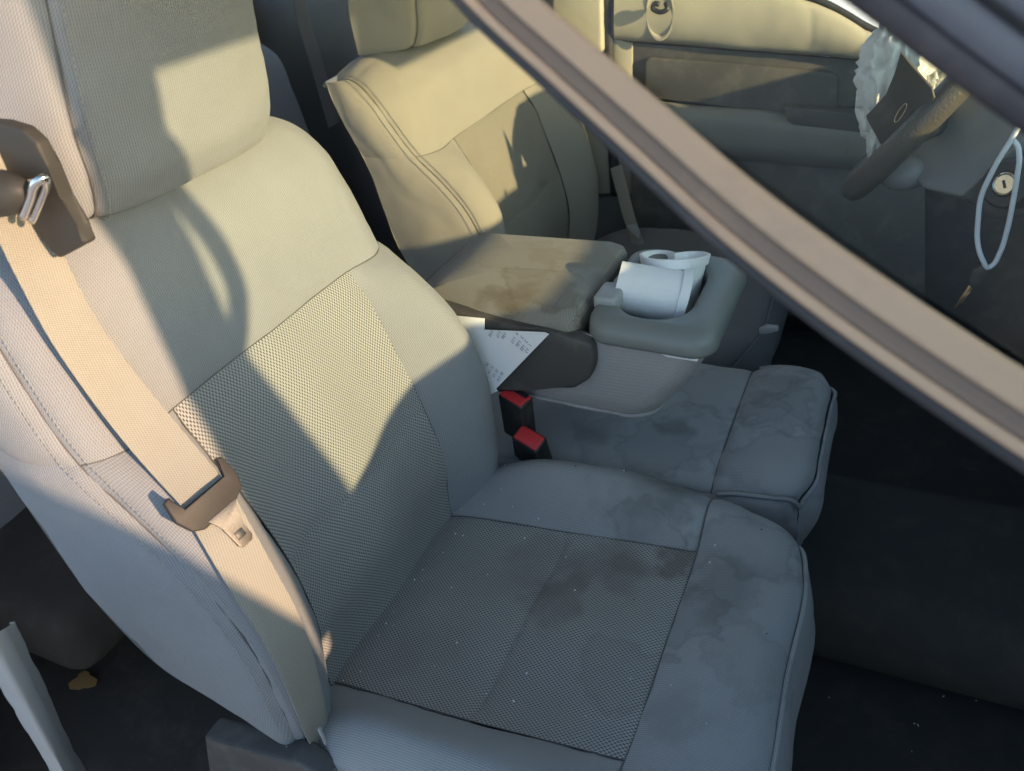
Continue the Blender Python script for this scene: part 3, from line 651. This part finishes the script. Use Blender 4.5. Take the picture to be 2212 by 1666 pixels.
# ------------------------------------------------------------------ papers
pp = root('paper_sheet', 'white folded paper with blue handwritten route list beside the seat', 'paper', P(1090, 780, Y=0.8300) - [0, 0, .05])
A_, B_, C_, D_ = P(1186, 722, Y=0.8260), P(1060, 852, Y=0.8170), P(960, 700, Y=0.8230), P(1030, 712, Y=0.8255)
prism('sheet', [A_, P(1176, 718, Y=0.8260), D_, C_, P(985, 800, Y=0.8190), B_], .0006, 'paper', pp, bev=0)
fl_ = prism('folded_corner', [P(1040, 800, Y=0.8155), P(1075, 845, Y=0.8152), P(1058, 853, Y=0.8152), P(1030, 830, Y=0.8152)], .0005, 'paper', pp, bev=0)
ex = (B_ - A_); ex /= np.linalg.norm(ex)
def write(txt, px, py, size, drn):
    o = P(px, py, Y=0.8205 + .0045 * (px - 1060) / 126.); e = P(px + drn[0], py + drn[1], Y=0.8205 + .0045 * (px + drn[0] - 1060) / 126.) - o; e /= np.linalg.norm(e)
    nrm = np.cross(A_ - B_, C_ - B_); nrm /= np.linalg.norm(nrm)
    if nrm[1] > 0: nrm = -nrm
    u2 = np.cross(nrm, e)
    # settle the words a hair above the sheet
    o = o - nrm * (np.dot(o - B_, nrm) - .0007)
    cu = bpy.data.curves.new('writing', 'FONT'); cu.body = txt; cu.size = size; cu.shear = .25; cu.extrude = .00005; cu.offset = -.00005
    t_ = bpy.data.objects.new('writing', cu); COL.objects.link(t_); dg = bpy.context.evaluated_depsgraph_get()
    me = bpy.data.meshes.new_from_object(t_.evaluated_get(dg)); bpy.data.objects.remove(t_)
    v = [o + e * q.co.x + u2 * q.co.y + nrm * q.co.z for q in me.vertices]; f = [list(q.vertices) for q in me.polygons]
    obj('writing', v, f, 'ink', pp, smooth=False)
dr = (-.5, .86)
rg3 = lambda x, y: (738 * 0 + 1200 * .5422 + x / 3.0, 900 * .5422 + y / 3.0)
for txt, x, y in (('1   I-24', 1478, 760), ('2   I-83', 1452, 738), ('3   I-56', 1424, 712), ('4   I-17', 1390, 690), ('I-94', 1310, 692), ('I-17', 1275, 684), ('I-54', 1225, 680)):
    write(txt, *rg3(x, y), .0070, dr)
for txt, x, y in (('26  I-59', 1302, 938), ('25  I-5', 1268, 922), ('21  I-4', 1236, 900), ('24', 1206, 880)):
    write(txt, *rg3(x, y), .0062, dr)
p2 = prism('paper_scrap', [P(975, 682, Y=0.8270), P(1046, 689, Y=0.8270), P(1046, 712, Y=0.8265), P(975, 722, Y=0.8260)], .002, 'paper', None, bev=.0005)
tag(p2, 'small cream paper scrap tucked behind the passenger seat back', 'paper')

# ------------------------------------------------------------------ broken foam cups in the tray
def cup(name, label, c, axis, up, r0, r1, h, dent, arc=(0, 360), squash=1.0):
    t = root(name, label, 'cup', c, 'broken foam cups in the console tray')
    ax_ = np.array(axis, float); ax_ /= np.linalg.norm(ax_); e1 = np.array(up, float); e1 -= ax_ * np.dot(e1, ax_); e1 /= np.linalg.norm(e1); e2_ = np.cross(ax_, e1)
    th = np.linspace(rad(arc[0]), rad(arc[1]), 72); full = arc[1] - arc[0] >= 360
    if full: th = th[:-1]
    def rr(r, dr_, z): return [c + ax_ * z + (e1 * math.cos(a) * squash + e2_ * math.sin(a)) * max((r + dr_) * dent(a, z / h), .001) for a in th]
    q = lambda z: r0 + (r1 - r0) * z / h
    prof = [(h*z, q(h*z), 0) for z in np.linspace(0, .86, 8)] + [(h*.865, q(h*.865), .003), (h*.99, q(h), .0035), (h, q(h), .001), (h*.99, q(h), -.002)] + [(h*z, q(h*z), -.0025) for z in np.linspace(.86, .03, 8)]
    rings_ = [rr(r, o2, z) for z, r, o2 in prof]
    if not full: rings_.append(rings_[0])
    cu_ = loft('wall', rings_, 'foam_white', t, closed=full, auto=60)
    if full: loft('base', [rr(r0, 0, 0), rr(r0*.5, 0, .001), rr(.002, 0, .001)], 'foam_white', t, cap1=True)
    return t
def dentB(a, z):
    k = math.exp(-((((a - math.pi * .5 + math.pi) % (2*math.pi)) - math.pi) / .42) ** 2); return (1 - .82 * k * min(1, z * 1.1)) * (1 + .05 * math.sin(3 * a))
cbax = np.array([-.04, .30, 1.0]); cbax /= np.linalg.norm(cbax); cb = P(1455, 549, Z=-.50) - cbax * .105
cup('foam_cup', 'upright white foam cup crushed in at its rim, far side of the tray', cb, cbax, (1, 0, 0), .030, .047, .105, dentB)
def dentA(a, z): return 1 + .06 * math.cos(2 * a + .6) - .03 * z
a0, a1 = P(1332, 616, Z=-.505) * 1.022, P(1476, 650, Z=-.525) * 1.030
cup('foam_cup', 'torn white foam cup piece tipped on its side at the front of the tray', a0, a1 - a0, -a0, .036, .044, np.linalg.norm(a1 - a0) * 1.04, dentA, (-112, 100))

# ------------------------------------------------------------------ driver door and pillar
YD = 1.86
dd = root('driver_door', 'driver door with cream upper panel, dark pocket insert and armrest', 'door', (-.2, 1.9, -1.1))
def dnet(name, rows, mat, parent, dep, nr=6, nc=8):
    C = [[P(x, y, Y=YD - q) for x, y in row] for row, q in zip(rows, dep)]; N = Net(C, nr, nc)
    if N.N[2, 2][1] > 0: N.flip()
    return N.panel(name, 0, len(rows)-1, 0, len(rows[0])-1, mat, parent, '')
sill = [(1326, -40), (1450, -36), (1560, -30), (1660, -22), (1740, -6), (1790, 14), (1830, 36), (1870, 60), (1915, 80), (1975, 90), (2060, 90), (2150, 92)]
xs_ = [q[0] for q in sill]
trimy = lambda x: 88 + (x - 1330) * .0795
def between(k): return [(x, y + (trimy(x) - y) * k) for x, y in sill]
dnet('upper_panel', [between(-.04), between(0), between(.10), between(.4), between(.75), between(.93), between(1.0)], 'door_cream', dd, [-.02, .0, .018, .03, .03, .022, -.012])
seal = smooth_path([P(x, y - 3, Y=YD - .006) for x, y in sill], 60); tube('glass_seal', seal, .0075, 'rubber', dd, 8)
inset = [(1366, 92), (1500, 103), (1650, 115), (1858, 131), (1900, 134), (1896, 290), (1815, 282), (1700, 272), (1690, 245), (1395, 222), (1366, 218)]
prism('pocket_insert', [P(x, y, Y=YD) for x, y in inset], .02, 'door_dark', dd, bev=.003)
pad = [(1392, 132), (1402, 124), (1560, 137), (1795, 156), (1810, 166), (1806, 262), (1797, 272), (1700, 264), (1694, 240), (1400, 214), (1391, 206)]
prism('pocket_pad', [P(x, y, Y=YD - .014) for x, y in pad], .012, 'door_dark', dd, bev=.005, seg=3)
arm = [[(x, 214 + (x - 1366) * .082) for x in (1366, 1400, 1550, 1692, 1760, 1820, 1900, 2000)]]
prism('armrest_step', [P(x, y, Y=YD - .05) for x, y in ((1692, 232), (1900, 252), (1896, 292), (1815, 281), (1712, 270), (1700, 262))], .05, 'door_dark', dd, bev=.003)
def drop(k): return [(x - 2, y + k) for x, y in arm[0]]
dnet('armrest', [arm[0], drop(6), drop(24), drop(60), drop(92), drop(110), drop(114)], 'door_grey', dd, [.0, .03, .045, .05, .045, .02, -.01])
dnet('lower_panel', [drop(108), drop(160), drop(240), drop(330), drop(440)], 'door_dark', dd, [.0, .02, .03, .03, .02])
prism('switch_panel', [P(x, y, Y=YD - .052) for x, y in ((1832, 292), (1960, 300), (1958, 352), (1826, 340))], .02, 'door_grey', dd, bev=.004)
prism('front_bracket', [P(x, y, Y=YD - .02) for x, y in ((1868, 205), (1930, 208), (1926, 250), (1862, 246))], .02, 'trim_grey', dd, bev=.004)
# release handle: round dished cup with a lever
hc0 = P(1425, 30, Y=YD - .030); hr = []
for k, (r, q) in enumerate(((.045, .000), (.040, .002), (.034, -.008), (.026, -.020), (.012, -.026), (.001, -.026))):
    hr.append([hc0 + np.array([r * .72 * math.cos(a), -q, r * 1.25 * math.sin(a)]) for a in np.linspace(0, 2*math.pi, 28, endpoint=False)])
cupo = loft('handle_cup', hr, 'door_cream', dd, cap1=True)
hl = smooth_path([P(1438, 6, Y=YD - .05), P(1441, 20, Y=YD - .056), P(1430, 26, Y=YD - .058), P(1418, 24, Y=YD - .056), P(1410, 18, Y=YD - .056), P(1414, 8, Y=YD - .056), P(1424, 10, Y=YD - .056)], 24); tube('handle_lever', hl, .0055, 'black_plastic', cupo, 8)
# door edge and rear seal
prism('rear_edge', [P(x, y, Y=YD - .004) for x, y in ((1326, -40), (1331, 88), (1366, 92), (1366, 420), (1335, 420), (1318, 90), (1312, -40))], .05, 'door_cream', dd, bev=.003)
tube('door_seal', smooth_path([P(1316, -60, Y=YD - .01), P(1314, 60, Y=YD - .01), P(1316, 160, Y=YD - .01), P(1330, 420, Y=YD - .01)], 20), .013, 'rubber', dd, 8)
wpz = [P(x, y, Y=YD + .02) for x, y in sill]; top_ = [(q[0], q[1] - .02, .12) for q in wpz]
loft('window_pane', [wpz, top_], 'window_clear', dd, closed=False)
bp = root('door_pillar', 'cream door pillar behind the driver seat', 'pillar', P(1250, 120, Y=1.86))
prism('pillar_cover', [P(x, y, Y=1.82) for x, y in ((1190, -80), (1296, -80), (1301, 112), (1290, 122), (1240, 124), (1195, 100))], .07, 'door_cream', bp, bev=.006, seg=3)
prism('lower_cover', [P(x, y, Y=1.85) for x, y in ((1200, 118), (1302, 118), (1322, 420), (1220, 420))], .05, 'door_cream', bp, bev=.006)
rbox('belt_anchor', (-.008, .008), (-.02, .02), (-.012, .012), .003, 'black_plastic', bp, xf=lambda c: Vector(P(1296, 132, Y=1.80)) + Vector(c))
# added pale wall, put in to make the far window bright
wl = rbox('added_pale_wall', (-14, 14), (7.5, 7.8), (-1.745, 1.6), .02, 'stucco'); tag(wl, 'added pale wall that brightens the driver window', 'wall')

# ------------------------------------------------------------------ steering wheel, airbag, column
sw = root('steering_wheel', 'brown leather steering wheel with burst centre flap', 'steering wheel', (.0, 1.46, -.55))
cw = np.array([.045, 1.455, -.395]); du = np.array([.585, 0, .81]); du /= np.linalg.norm(du); dv = np.array([.10, 1, -.10]); dv /= np.linalg.norm(dv); dn = np.cross(du, dv)
if dn[0] > 0: dn = -dn
RW = .188
tube('rim', [cw + RW * (du * math.cos(a) + dv * math.sin(a)) for a in np.linspace(0, 2*math.pi, 96, endpoint=False)], .021, 'wheel_leather', sw, 16, closed=True)
for a in (rad(95), rad(-95), rad(180)):
    e = du * math.cos(a) + dv * math.sin(a); tube('spoke', [cw + e * .05 - dn * .03, cw + e * .11 - dn * .015, cw + e * RW], .014, 'trim_dark', sw, 10, flat=1.8)
tube('hub', [cw - dn * .09, cw - dn * .03, cw - dn * .005], [.06, .06, .05], 'trim_dark', sw, 20)
fp = [(1945, 112), (1968, 142), (2012, 190), (2018, 212), (1950, 290), (1905, 318), (1872, 258), (1870, 250), (1885, 236), (1915, 205), (1932, 160)]
prism('airbag_flap', [P(x, y, Y=1.255 + .0004 * (2010 - x)) for x, y in fp], .004, 'flap_brown', sw, bev=.0012)
fc = P(1945, 243, Y=1.262); e1 = P(1953, 229, Y=1.262) - fc; e1 /= np.linalg.norm(e1); e2_ = np.array([.6, 0, -.75])
tube('emblem_outline', [fc + e1 * .014 * math.cos(a) + np.array([1, 0, -.1]) * .004 * math.sin(a) + np.array([0, -.003, 0]) for a in np.linspace(0, 2*math.pi, 30, endpoint=False)], .0007, 'door_dark', sw, 6, closed=True)
# airbag: collapsed cloth bag
ab = root('airbag', 'limp white deployed airbag hanging from the steering wheel', 'airbag', P(1920, 300, Y=1.40))
def bag(name, cpx, Y, rx, ry, rz, seed, amp, mat='airbag_cloth'):
    bm = bmesh.new(); bmesh.ops.create_icosphere(bm, subdivisions=5, radius=1); c = Vector(P(*cpx, Y=Y))
    for v in bm.verts:
        d_ = v.co.normalized(); q = Vector((d_.x * 2.6, d_.y * 2.6, d_.z * 1.1)) + Vector((seed, seed * .7, 0))
        q += noise.noise_vector(q * .8) * .35
        fold = (1 - abs(noise.noise(q))) * .9 + (1 - abs(noise.noise(q * 2.1 + Vector((5, 1, 3))))) * .4 + (1 - abs(noise.noise(q * 4.6))) * .12
        r = 1 + amp * (fold - 1.15)
        v.co = c + Vector((d_.x * rx, d_.y * ry, d_.z * rz)) * r
    v, f = bm_out(bm); v = np.array(v); return obj(name, v, f, mat, ab, v[:, :2] + v[:, 2:] * .5)
bag('bag_lobe', (1932, 158), 1.42, .054, .085, .080, 1.0, .55); bag('bag_lobe', (1985, 150), 1.48, .058, .075, .066, 4.2, .55); bag('bag_lobe', (2020, 200), 1.44, .045, .07, .045, 3.3, .7)
bag('bag_tail', (1905, 285), 1.42, .020, .05, .060, 7.7, .7); bag('bag_lobe', (1915, 205), 1.43, .042, .065, .075, 9.1, .55)
# column shroud and knee panel
sc_ = root('steering_column', 'grey steering column cover with ignition lock', 'steering column', P(2100, 360, Y=1.25) - [0, 0, .1])
prism('knee_panel', [P(x, y, Y=yy) for x, y, yy in ((2045, 215, 1.36), (2110, 195, 1.34), (2250, 265, 1.28), (2190, 318, 1.26), (2076, 425, 1.26), (1990, 405, 1.3), (1945, 345, 1.36))], .05, 'trim_grey', sc_, bev=.006, seg=3)
prism('shadow_gap', [P(x, y, Y=1.275) for x, y in ((2075, 432), (2186, 322), (2260, 300), (2300, 420), (2240, 470), (2150, 480))], .05, 'trim_dark', sc_, bev=.01, seg=3)
ign = P(2172, 398, Y=1.215)
idn = -ign / np.linalg.norm(ign); idn = idn * .6 + np.array([-.5, -.4, 0.1]); idn /= np.linalg.norm(idn); i1 = np.cross(idn, [0, 0, 1]); i1 /= np.linalg.norm(i1); i2 = np.cross(i1, idn)
circ = lambda c, r, n=30: [c + r * (i1 * math.cos(a) + i2 * math.sin(a)) for a in np.linspace(0, 2*math.pi, n, endpoint=False)]
loft('bezel', [circ(ign - idn * .05, .036), circ(ign - idn * .006, .034), circ(ign, .030), circ(ign, .018), circ(ign - idn * .004, .016)], 'black_plastic', sc_, auto=40)
lk = loft('lock_face', [circ(ign - idn * .01, .0165), circ(ign + idn * .003, .0162), circ(ign + idn * .005, .0145), circ(ign + idn * .0035, .0125), circ(ign + idn * .0035, .001)], 'chrome', sc_, cap1=True, auto=30)
s1 = i1 * .5 + i2 * .86; s2 = np.cross(s1, idn)
prism('key_slot', [ign + idn * .0045 + s1 * a + s2 * b for a, b in ((.0055, .0016), (-.0055, .0016), (-.0055, -.0016), (.0055, -.0016))], .001, 'black_plastic', lk, bev=0)
kn = smooth_path([P(1900, 372, Y=1.36), P(1940, 372, Y=1.35), P(1975, 376, Y=1.34), P(2004, 388, Y=1.335)], 14); tube('tilt_lever', kn, [.014, .018, .022, .025, .027, .028, .028, .028, .028, .027, .025, .021, .014, .004], 'trim_grey', sc_, 14)
# lanyard and key
ky = root('key_lanyard', 'white cord loop with black headed brass key below the ignition', 'key', P(2110, 640, Y=1.17))
r3 = lambda x, y: (3600 * .5422 + x * .6 * .5422, 400 * .5422 + y * .6 * .5422)
lp = [(762, 180), (715, 262), (640, 380), (570, 510), (515, 640), (494, 800), (490, 930), (505, 1010), (530, 1070), (560, 1112), (590, 1095), (640, 1010), (685, 870), (725, 680), (755, 500), (768, 380), (755, 300), (728, 266)]
tube('cord', smooth_path([P(*r3(*q), Y=1.17 - .004 * math.sin(k)) for k, q in enumerate(lp)], 120), .0034, 'lanyard_white', ky, 8)
kd = P(*r3(500, 1175), Y=1.17) - P(*r3(575, 1110), Y=1.17)
prism('key_head', [P(*r3(*q), Y=1.167) for q in ((560, 1100), (582, 1112), (575, 1150), (530, 1215), (480, 1240), (440, 1225), (437, 1175), (460, 1130), (500, 1105))], .007, 'black_plastic', ky, bev=.0018, seg=3)
prism('key_blade', [P(*r3(*q), Y=1.1685) for q in ((432, 1232), (458, 1248), (440, 1280), (405, 1330), (345, 1382), (333, 1380), (365, 1335), (378, 1312), (395, 1290))], .002, 'brass', ky, bev=.0004)

# ------------------------------------------------------------------ rear of the cab
rs = root('bench_seat', 'dark rear bench backrest in shade behind the front seats', 'rear seat', (-1.5, 1.0, FL))
def rback(y0, y1): return [(-1.50, y0), (-1.42, y0 + .02), (-1.40, (y0+y1)/2), (-1.42, y1 - .02), (-1.50, y1)]
rows = []
for z, s_, xo in ((-.95, 1, .10), (-.80, 1, .07), (-.6, 1, .03), (-.42, 1, 0), (-.33, .97, -.02), (-.30, .93, -.06)):
    rows.append([(x + xo, .93 + (y - .93) * s_, z) for x, y in rback(.36, 1.0)])
Nr = Net(rows, 6, 8); 
if Nr.N[10, 16][0] < 0: Nr.flip()
b1 = Nr.panel('seat_back', 0, 5, 0, 4, 'rear_cloth', rs, 'LR'); Nr2 = Net(np.array(rows) + [0, .65, 0], 6, 8)
if Nr2.N[10, 16][0] < 0: Nr2.flip()
Nr2.panel('seat_back', 0, 5, 0, 4, 'rear_cloth', rs, 'LR')
rbox('seat_base', (-1.45, -1.02), (.36, 1.72), (-.98, -.84), .04, 'rear_carpet', rs)
rb = root('rear_belt', 'dark rear seat belt hanging against the back wall', 'seat belt', P(680, 200, X=-1.40))
ribbon('webbing', [P(640, -60, X=-1.40), P(655, 40, X=-1.40), P(682, 130, X=-1.39), P(705, 210, X=-1.37), P(722, 270, X=-1.35)], np.array([.1, .9, .1]), [.046] * 5, 'rear_webbing', rb, n=30)
rt = root('rear_trim', 'cream and dark rear quarter trim beside the driver headrest', 'trim', P(740, 100, X=-1.5))
prism('cream_panel', [P(x, y, X=-1.50) for x, y in ((738, -60), (752, 10), (762, 60), (776, 115), (800, 120), (800, -60))], .06, 'door_cream', rt, bev=.01)
prism('grey_panel', [P(x, y, X=-1.47) for x, y in ((715, -60), (742, 0), (762, 60), (772, 118), (745, 128), (735, 60), (690, -60))], .05, 'door_grey', rt, bev=.01)
rbox('storage_bin', (-1.70, -1.52), (.75, 1.65), (-.30, .10), .03, 'trim_dark', rt)

# ------------------------------------------------------------------ sill trim, leaf, crumbs
sp_ = root('sill_trim', 'light grey plastic sill trim at the lower left corner', 'trim', P(90, 1560, Y=.20))
rows = []
for k in np.linspace(0, 1, 7):
    a_ = np.array((-60 + 190 * k, 1404 + 306 * k)); b_ = np.array((41 + 164 * k, 1339 + 363 * k))
    rows.append([P(*(a_ + (b_ - a_) * q), Y=.175 + .04 * q - .02 * math.sin(q * math.pi)) for q in np.linspace(0, 1, 6)])
Ns = Net(rows, 5, 6)
if Ns.N[3, 3][1] > 0: Ns.flip()
Ns.panel('strip', 0, 6, 0, 5, 'trim_light', sp_, 'LR', depth=.006, width=.006)
rbox('sill_step', (-1.1, .7), (.08, .24), (FL-.02, FL+.025), .01, 'trim_dark', sp_)
lf = []
for k in range(14):
    a = 2 * math.pi * k / 14; r = .017 * (1 + .35 * math.sin(3 * a + 1)); lf.append(P(180, 1470, Z=FL + .036) + np.array([r * math.cos(a) * 1.4, r * math.sin(a), .004 * math.sin(2*a)]))
lfo = prism('dry_leaf', lf, .001, 'leaf_brown', None, bev=0); tag(lfo, 'brown dry leaf on the dark carpet behind the seat', 'leaf')
V, Fc = [], []
def surf_pt(N, r, c): i, j = N.idx(r, c); return N.S[i, j] + N.N[i, j] * .0012
for k in range(44):
    q = surf_pt(NC, random.choice([1.1, 1.3, 2, 3, 4, 5.3, 6, 6.5]) + random.random() * .8, random.choice([2.6, 4.0, 4.3, 5, 5.5, 6.0, 7]) + random.random() * .7)
    if k < 16: q = surf_pt(NC, 1.05 + random.random() * .25, 4 + random.random() * 2.2)
    s_ = random.uniform(.0005, .0012) * (1.6 if random.random() < .1 else 1); d_ = np.array([random.gauss(0, 1), random.gauss(0, 1), .3]); d_ /= np.linalg.norm(d_); box_between(q, q + d_ * s_ * 2, s_, V, Fc)
Vd, Fd = [], []
for r_, c_ in ((3.6, 7.3), (6.2, 6.6), (2.9, 7.0), (6.9, 5.2), (4.4, 5.4)):
    q = surf_pt(NC, r_, c_); box_between(q, q + np.array([.0016, .0012, .0004]), .0011, Vd, Fd)
tag(obj('dark_specks', Vd, Fd, 'black_plastic', smooth=False), 'few black specks on the passenger cushion', 'specks', kind='stuff')
cr = obj('crumbs', V, Fc, 'foam_white', smooth=False); tag(cr, 'tiny white crumbs scattered on the passenger cushion', 'crumbs', kind='stuff')
V, Fc = [], []
for k in range(26):
    x, y = random.uniform(1760, 2200), random.uniform(1080, 1660); q = P(x, y, Z=FL + .004); s_ = random.uniform(.0005, .0011)
    d_ = np.array([random.gauss(0, 1), random.gauss(0, 1), .1]); d_ /= np.linalg.norm(d_); box_between(q, q + d_ * s_ * 4, s_, V, Fc)
cr = obj('floor_litter', V, Fc, 'paper', smooth=False); tag(cr, 'pale specks of litter on the dark floor carpet', 'litter', kind='stuff')

# ------------------------------------------------------------------ blurred bars close to the lens
fb = root('window_frame_bar', 'dusty tan window frame bar slanting across the foreground', 'frame', P(2400, 1040, Y=.28))
ctr = [(960, -110), (1065, 0), (1210, 130), (1400, 300), (1600, 478), (1800, 632), (2000, 772), (2212, 912), (2560, 1130)]
wid = [128, 134, 142, 152, 164, 174, 182, 190, 196]
CY = [.312, .31, .306, .302, .298, .294, .29, .286, .282]
cp = smooth_path([P(*c, Y=y) for c, y in zip(ctr, CY)], 60)
tt = np.gradient(cp, axis=0); tt /= np.linalg.norm(tt, axis=1, keepdims=True)
def bar(name, prof, mat, parent, cp=cp, tt=tt, wid=wid, noise_amp=0.0004):
    rg = []
    for i, (c, t) in enumerate(zip(cp, tt)):
        view = c / np.linalg.norm(c); a = np.cross(view, t); a /= np.linalg.norm(a); nn = np.cross(t, a); nn = nn if np.dot(nn, view) < 0 else -nn
        if np.dot(a, R[:, 1]) < 0: a = -a                    # a points to the lower left edge
        dep = np.dot(c, R[:, 2]); wpx = np.interp(i / (len(cp) - 1), np.linspace(0, 1, len(wid)), wid); W = wpx / F * dep
        rg.append([c + a * (q - .5) * W + nn * (h * W + noise_amp * noise.noise(Vector((i * .45, q * 7, 3)))) for q, h in prof])
    return loft(name, rg, mat, parent)
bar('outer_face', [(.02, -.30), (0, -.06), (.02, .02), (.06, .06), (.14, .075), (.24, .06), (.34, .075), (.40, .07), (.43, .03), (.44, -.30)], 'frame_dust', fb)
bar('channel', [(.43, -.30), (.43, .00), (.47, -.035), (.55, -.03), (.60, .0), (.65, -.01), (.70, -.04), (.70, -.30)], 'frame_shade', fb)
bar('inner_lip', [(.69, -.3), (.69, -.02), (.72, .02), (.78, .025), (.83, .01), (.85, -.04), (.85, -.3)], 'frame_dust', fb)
bar('rubber_seal', [(.84, -.3), (.84, -.07), (.88, -.04), (.95, -.06), (.995, -.10), (1.0, -.3)], 'rubber', fb)
fp2 = root('roof_side_rail', 'dark blue-grey roof side rail blurred in the upper right corner', 'rail', P(2212, 150, Y=.30))
c2 = [(1840, -150), (1990, -40), (2080, 30), (2212, 128), (2400, 262)]
cp2 = smooth_path([P(*c, Y=.30) for c in c2], 30); tt2 = np.gradient(cp2, axis=0); tt2 /= np.linalg.norm(tt2, axis=1, keepdims=True)
bar('rail_face', [(0, -.3), (0, .0), (.04, .03), (.2, .05), (.27, .03), (.28, -.3)], 'pillar_blue', fp2, cp2, tt2, [225] * 5, .0002)
bar('rail_groove', [(.27, -.3), (.27, .0), (.30, -.03), (.35, -.02), (.36, -.3)], 'rubber', fp2, cp2, tt2, [225] * 5, .0002)
bar('rail_band', [(.355, -.3), (.355, .0), (.40, .05), (.55, .07), (.66, .05), (.70, .01), (.70, -.3)], 'pillar_blue', fp2, cp2, tt2, [225] * 5, .0002)
bar('rail_seal', [(.69, -.3), (.69, -.02), (.78, .03), (.92, .02), (1, -.06), (1, -.3)], 'seal_purple', fp2, cp2, tt2, [225] * 5, .0002)
gp = root('window_glass', 'window glass with painted pale haze between the tan bar and the dark rail', 'glass', P(2200, 700, Y=.32))
prism('pane', [P(x, y, Y=.318) for x, y in ((1130, -60), (1330, 110), (1600, 350), (1800, 500), (2000, 640), (2400, 900), (2400, 330), (2212, 200), (2080, 100), (1950, 0), (1860, -60))], .004, 'haze_glass', gp, bev=0)
